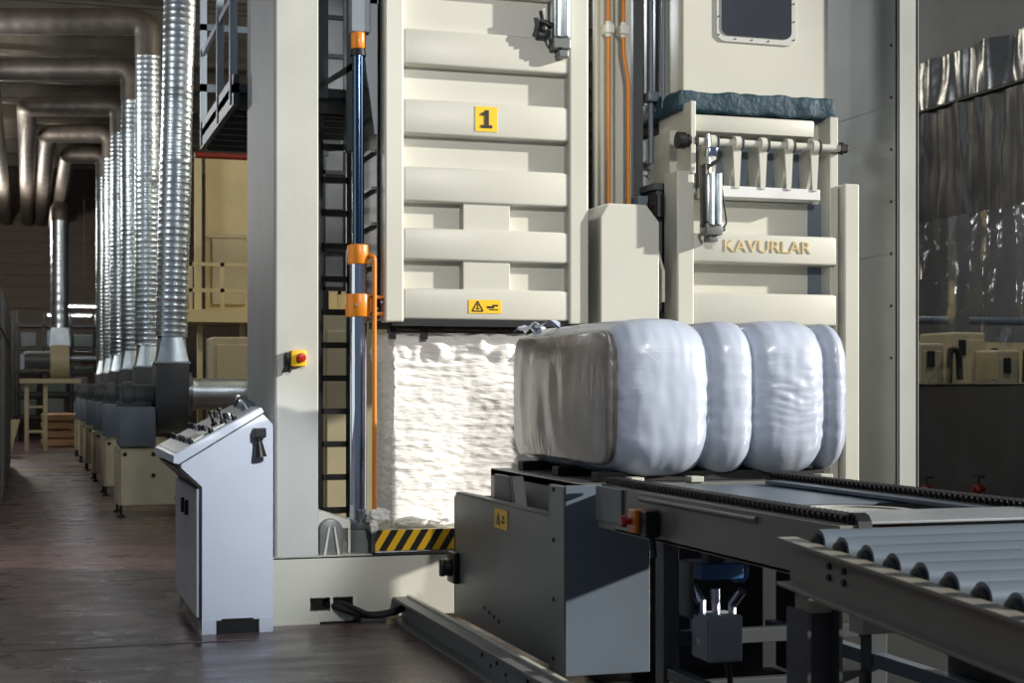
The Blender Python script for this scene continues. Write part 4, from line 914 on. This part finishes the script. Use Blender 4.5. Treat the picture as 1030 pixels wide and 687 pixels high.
# beige machines visible between column and chamber
for (px0, px1, py0, Y, lb) in ((325, 350, 312, 13.5, 'tall beige machine cabinet with small grille seen behind the black ladder'),):
    x0, x1 = aY(px0, 400, Y).x, aY(px1+40, 400, Y).x
    mc = thing('machine_cabinet', lb, 'cabinet', ((x0+x1)/2, Y, 0))
    MB().box(x0, x1, Y, Y+1, .1, aY(px0, py0, Y).z, .02).build('cabinet_body', 'beige2', mc)
    MB().box(x0+.03, x0+.2, Y-.02, Y, .3, 1.9, .005).build('door', 'beige2', mc)
    for k in range(5): MB().box(x0+.22, x0+.3, Y-.02, Y, 1.75+k*.04, 1.77+k*.04).build('grille_slat', 'dgrey', mc)
    MB().box(x0+.02, x1-.02, Y+.03, Y+.97, 0, .1).build('plinth', 'black', mc)
gw = thing('steel_window', 'dark gridded steel window frame high behind the black ladder', 'window frame', (2.6, 15, 2.6))
m = MB()
for k in range(12): m.box(2.75+k*.22, 2.78+k*.22, 15, 15.05, 2.35, 6.2)
for z in range(11): m.box(2.75, 5.3, 15, 15.05, 2.35+z*.38, 2.39+z*.38)
m.build('grid', 'black', gw); M['pane_light'] = mat('hall_light_on_pane', (150,150,146), .4, var=.5, vscale=1.5)  # pale pane colour stands in for hall lights showing in the glass
m = MB().box(2.75, 5.3, 15.06, 15.08, 2.35, 6.2).build('pane', 'pane_light', gw)
MB().box(2.75, 2.81, 15, 15.06, 0, 2.35).box(5.24, 5.3, 15, 15.06, 0, 2.35).build('support_post', 'black', gw)
# ================================================================ RIGHT: FILM CURTAIN
XK = 8.0
ck = thing('film_curtain', 'black plastic film curtain with a clear middle band behind the right column', 'curtain', (XK, 12.5, 0))
def sheet(z0, z1, y0, y1, amp, fq, ny=160, nz=40, dx=0, seed=0):
    m = MB(); g = []
    for i in range(ny+1):
        y = y0+(y1-y0)*i/ny; row = []
        for j in range(nz+1):
            z = z0+(z1-z0)*j/nz
            x = XK+dx+amp*noise.noise(Vector((y*fq, z*fq*.16, seed)))+amp*.4*noise.noise(Vector((y*fq*3, z*fq*.5, seed+5)))
            row.append(m.bm.verts.new((x, y, z)))
        g.append(row)
    for i in range(ny):
        for j in range(nz): m.bm.faces.new((g[i][j], g[i+1][j], g[i+1][j+1], g[i][j+1]))
    return m
YK0, YK1 = 10.3, 16
sheet(2.95, 3.98, YK0, YK1, .05, 5).build('dark_band', 'blackfilm', ck, True)
sheet(3.99, 4.45, YK0, YK1, .13, 2.5, dx=.03, seed=3).build('gathered_top', mat('grey_shiny_film', (88,90,92), .25, var=.1, spec=.9, bump=.5, bscale=4), ck, True)
sheet(1.42, 2.96, YK0, YK1, .05, 2.2, seed=9, dx=.02).build('clear_band', 'clear', ck, True)
sheet(.02, 1.43, YK0, YK1, .03, 2, seed=12).build('lower_band', 'tarp', ck, True)
MB().tube([(XK-.02, YK0, 3.98), (XK-.02, YK1, 3.98)], .018).build('rod', 'black', ck, True)
MB().tube([(XK-.01, YK0, 1.43), (XK-.01, YK1, 1.43)], .01).build('seam', 'black', ck, True)
for y in (YK0, 13.2, YK1): MB().box(XK+.12, XK+.22, y, y+.1, 0, 8.15).build('post', 'dgrey', ck)
MB().box(XK+.15, XK+.2, YK0, YK1, 4.44, 8.15).build('upper_panel', 'wall', ck)
for k, px in enumerate((932, 984)):
    q = aX(px, 492, XK-.3)
    v = thing('fire_valve', ['left','right'][k]+' small red hydrant valve in front of the black curtain', 'valve', (q.x, q.y, 0))
    MB().cyl((q.x, q.y, 0), (q.x, q.y, q.z), .03, seg=12).build('pipe', 'dred', v, True)
    MB().sphere((q.x, q.y, q.z), .045).cyl((q.x-.06, q.y, q.z), (q.x+.06, q.y, q.z), .025, seg=12).build('valve_body', 'dred', v, True)
    MB().cyl((q.x, q.y, q.z+.04), (q.x, q.y, q.z+.12), .012).lathe([(.03,0),(.06,0),(.06,.015),(.03,.015)], (q.x, q.y, q.z+.1), 'z', 16).build('handwheel', 'black', v, True)
# machines behind film
for k, (px0, px1, py, Y, lb) in enumerate(((926,950,345,17,'beige machine block with black fittings behind the clear film beside the column'),(958,992,334,17.5,'taller beige machine cabinet with small sign behind the clear film'),(1003,1026,352,17,'low beige machine with black pipes behind the clear film at right'))):
    p0, p1 = aY(px0, py, Y), aY(px1, py, Y)
    mc = thing('spinning_machine', lb, 'machine', ((p0.x+p1.x)/2, Y, 0))
    MB().box(p0.x, p1.x, Y, Y+.8, .1, p0.z, .03).build('machine_body', 'beige2', mc)
    MB().box(p0.x+.04, p1.x-.04, Y-.02, Y, .3, p0.z-.1, .01).build('front_panel', 'beige2', mc)
    MB().box(p0.x+.08, p0.x+.18, Y-.04, Y-.02, p0.z-.3, p0.z-.1).build('sign_plate', 'black', mc)
    MB().tube(bend([(p1.x, Y-.1, 1.4), (p1.x+.02, Y-.1, 1.9), (p1.x+.14, Y-.1, 1.85), (p1.x+.16, Y-.1, 1.5)], .1), .04).build('pipe', 'black', mc, True)
    MB().box(p0.x+.03, p1.x-.03, Y+.03, Y+.77, 0, .1).build('plinth', 'black', mc)
hp0 = aY(924, 322, 20); tag(MB().tube([(hp0.x-2, 20, hp0.z), (15.9, 20, hp0.z)], .06).build('handrail_pipe', 'bluegrey', None, True), 'grey pipe running across the hall behind the clear film', 'pipe')
tag(MB().box(aY(962,300,19).x, aY(975,300,19).x, 19, 19.2, 0, 8.15).build('steel_column', 'wall'), 'grey building column behind the clear film', 'column')
tag(MB().box(10, 15.9, 22, 22.3, 0, 2.15).build('low_wall', 'cream'), 'low cream wall beyond the machines behind the film', 'wall')
for k in range(3): lamp(10.5+k*1.9, 16.5+k*2.5, 5.0, 1.5, ['near','middle','far'][k]+' tube lamp above the machines behind the clear film', 'x')
# ================================================================ LIGHTS
def area(name, loc, target, size, power, col=(1,1,1), sy=None):
    l = bpy.data.lights.new(name, 'AREA'); l.energy = power; l.size = size; l.color = col
    if sy: l.shape = 'RECTANGLE'; l.size_y = sy
    o = bpy.data.objects.new(name, l); COL.objects.link(o); o.location = loc
    o.rotation_euler = (Vector(target)-Vector(loc)).to_track_quat('-Z', 'Y').to_euler(); return o
def spot(name, loc, target, power, ang, blend, rad, col=(1,1,1)):
    l = bpy.data.lights.new(name, 'SPOT'); l.energy = power; l.spot_size = math.radians(ang); l.spot_blend = blend; l.shadow_soft_size = rad; l.color = col
    o = bpy.data.objects.new(name, l); COL.objects.link(o); o.location = loc
    o.rotation_euler = (Vector(target)-Vector(loc)).to_track_quat('-Z', 'Y').to_euler()
def point(name, loc, power, rad, col=(1,1,1)):
    l = bpy.data.lights.new(name, 'POINT'); l.energy = power; l.shadow_soft_size = rad; l.color = col
    o = bpy.data.objects.new(name, l); COL.objects.link(o); o.location = loc
sun = bpy.data.lights.new('sun', 'SUN'); sun.energy = 6.3; sun.angle = math.radians(1.0); sun.color = (1, .96, .88)
so = bpy.data.objects.new('sun', sun); COL.objects.link(so); so.location = (12, 0, 6)
so.rotation_euler = (-Vector((.885, -.35, .30))).to_track_quat('-Z', 'Y').to_euler()
spot('press_fill', (3.0, 1.5, 4.9), (3.1, 9.1, 2.4), 950, 40, .5, .2, (1, .97, .92))  # added frontal fill for the press, not a known lamp
spot('desk_fill', (2.6, 2.5, 4.2), (1.22, 8.9, .72), 1400, 12, .5, .15, (.9, .95, 1))  # added narrow fill that brightens the desk, no lamp there
for i_, (x, y, z, p, c) in enumerate(((-2.5, 14, 5.2, 200, (.9,.95,1)), (-2.0, 21, 5.2, 240, (.95,.97,1)), (-1.5, 29, 5.0, 300, (1,.96,.9)), (-1, 38, 5, 450, (1,.94,.86)), (4.5, 17.5, 5.6, 210, (1,.93,.78)), (3.3, 12.3, 4.6, 110, (.9,.95,1)), (12.5, 15.5, 5.6, 160, (1,.96,.88)), (12, 20, 5.6, 160, (1,.96,.88)))):
    point('hall_fill_%d' % i_, (x, y, z), p, .25, c)  # added point fills to lift ceiling, ducts and background, without fixtures
W = bpy.data.worlds.new('world'); S.world = W; W.use_nodes = True
W.node_tree.nodes['Background'].inputs[0].default_value = (.42, .52, .68, 1); W.node_tree.nodes['Background'].inputs[1].default_value = .24
S.view_settings.view_transform = 'Standard'; S.view_settings.look = 'None'; S.view_settings.gamma = 1; S.view_settings.exposure = 0
S.view_settings.use_curve_mapping = False
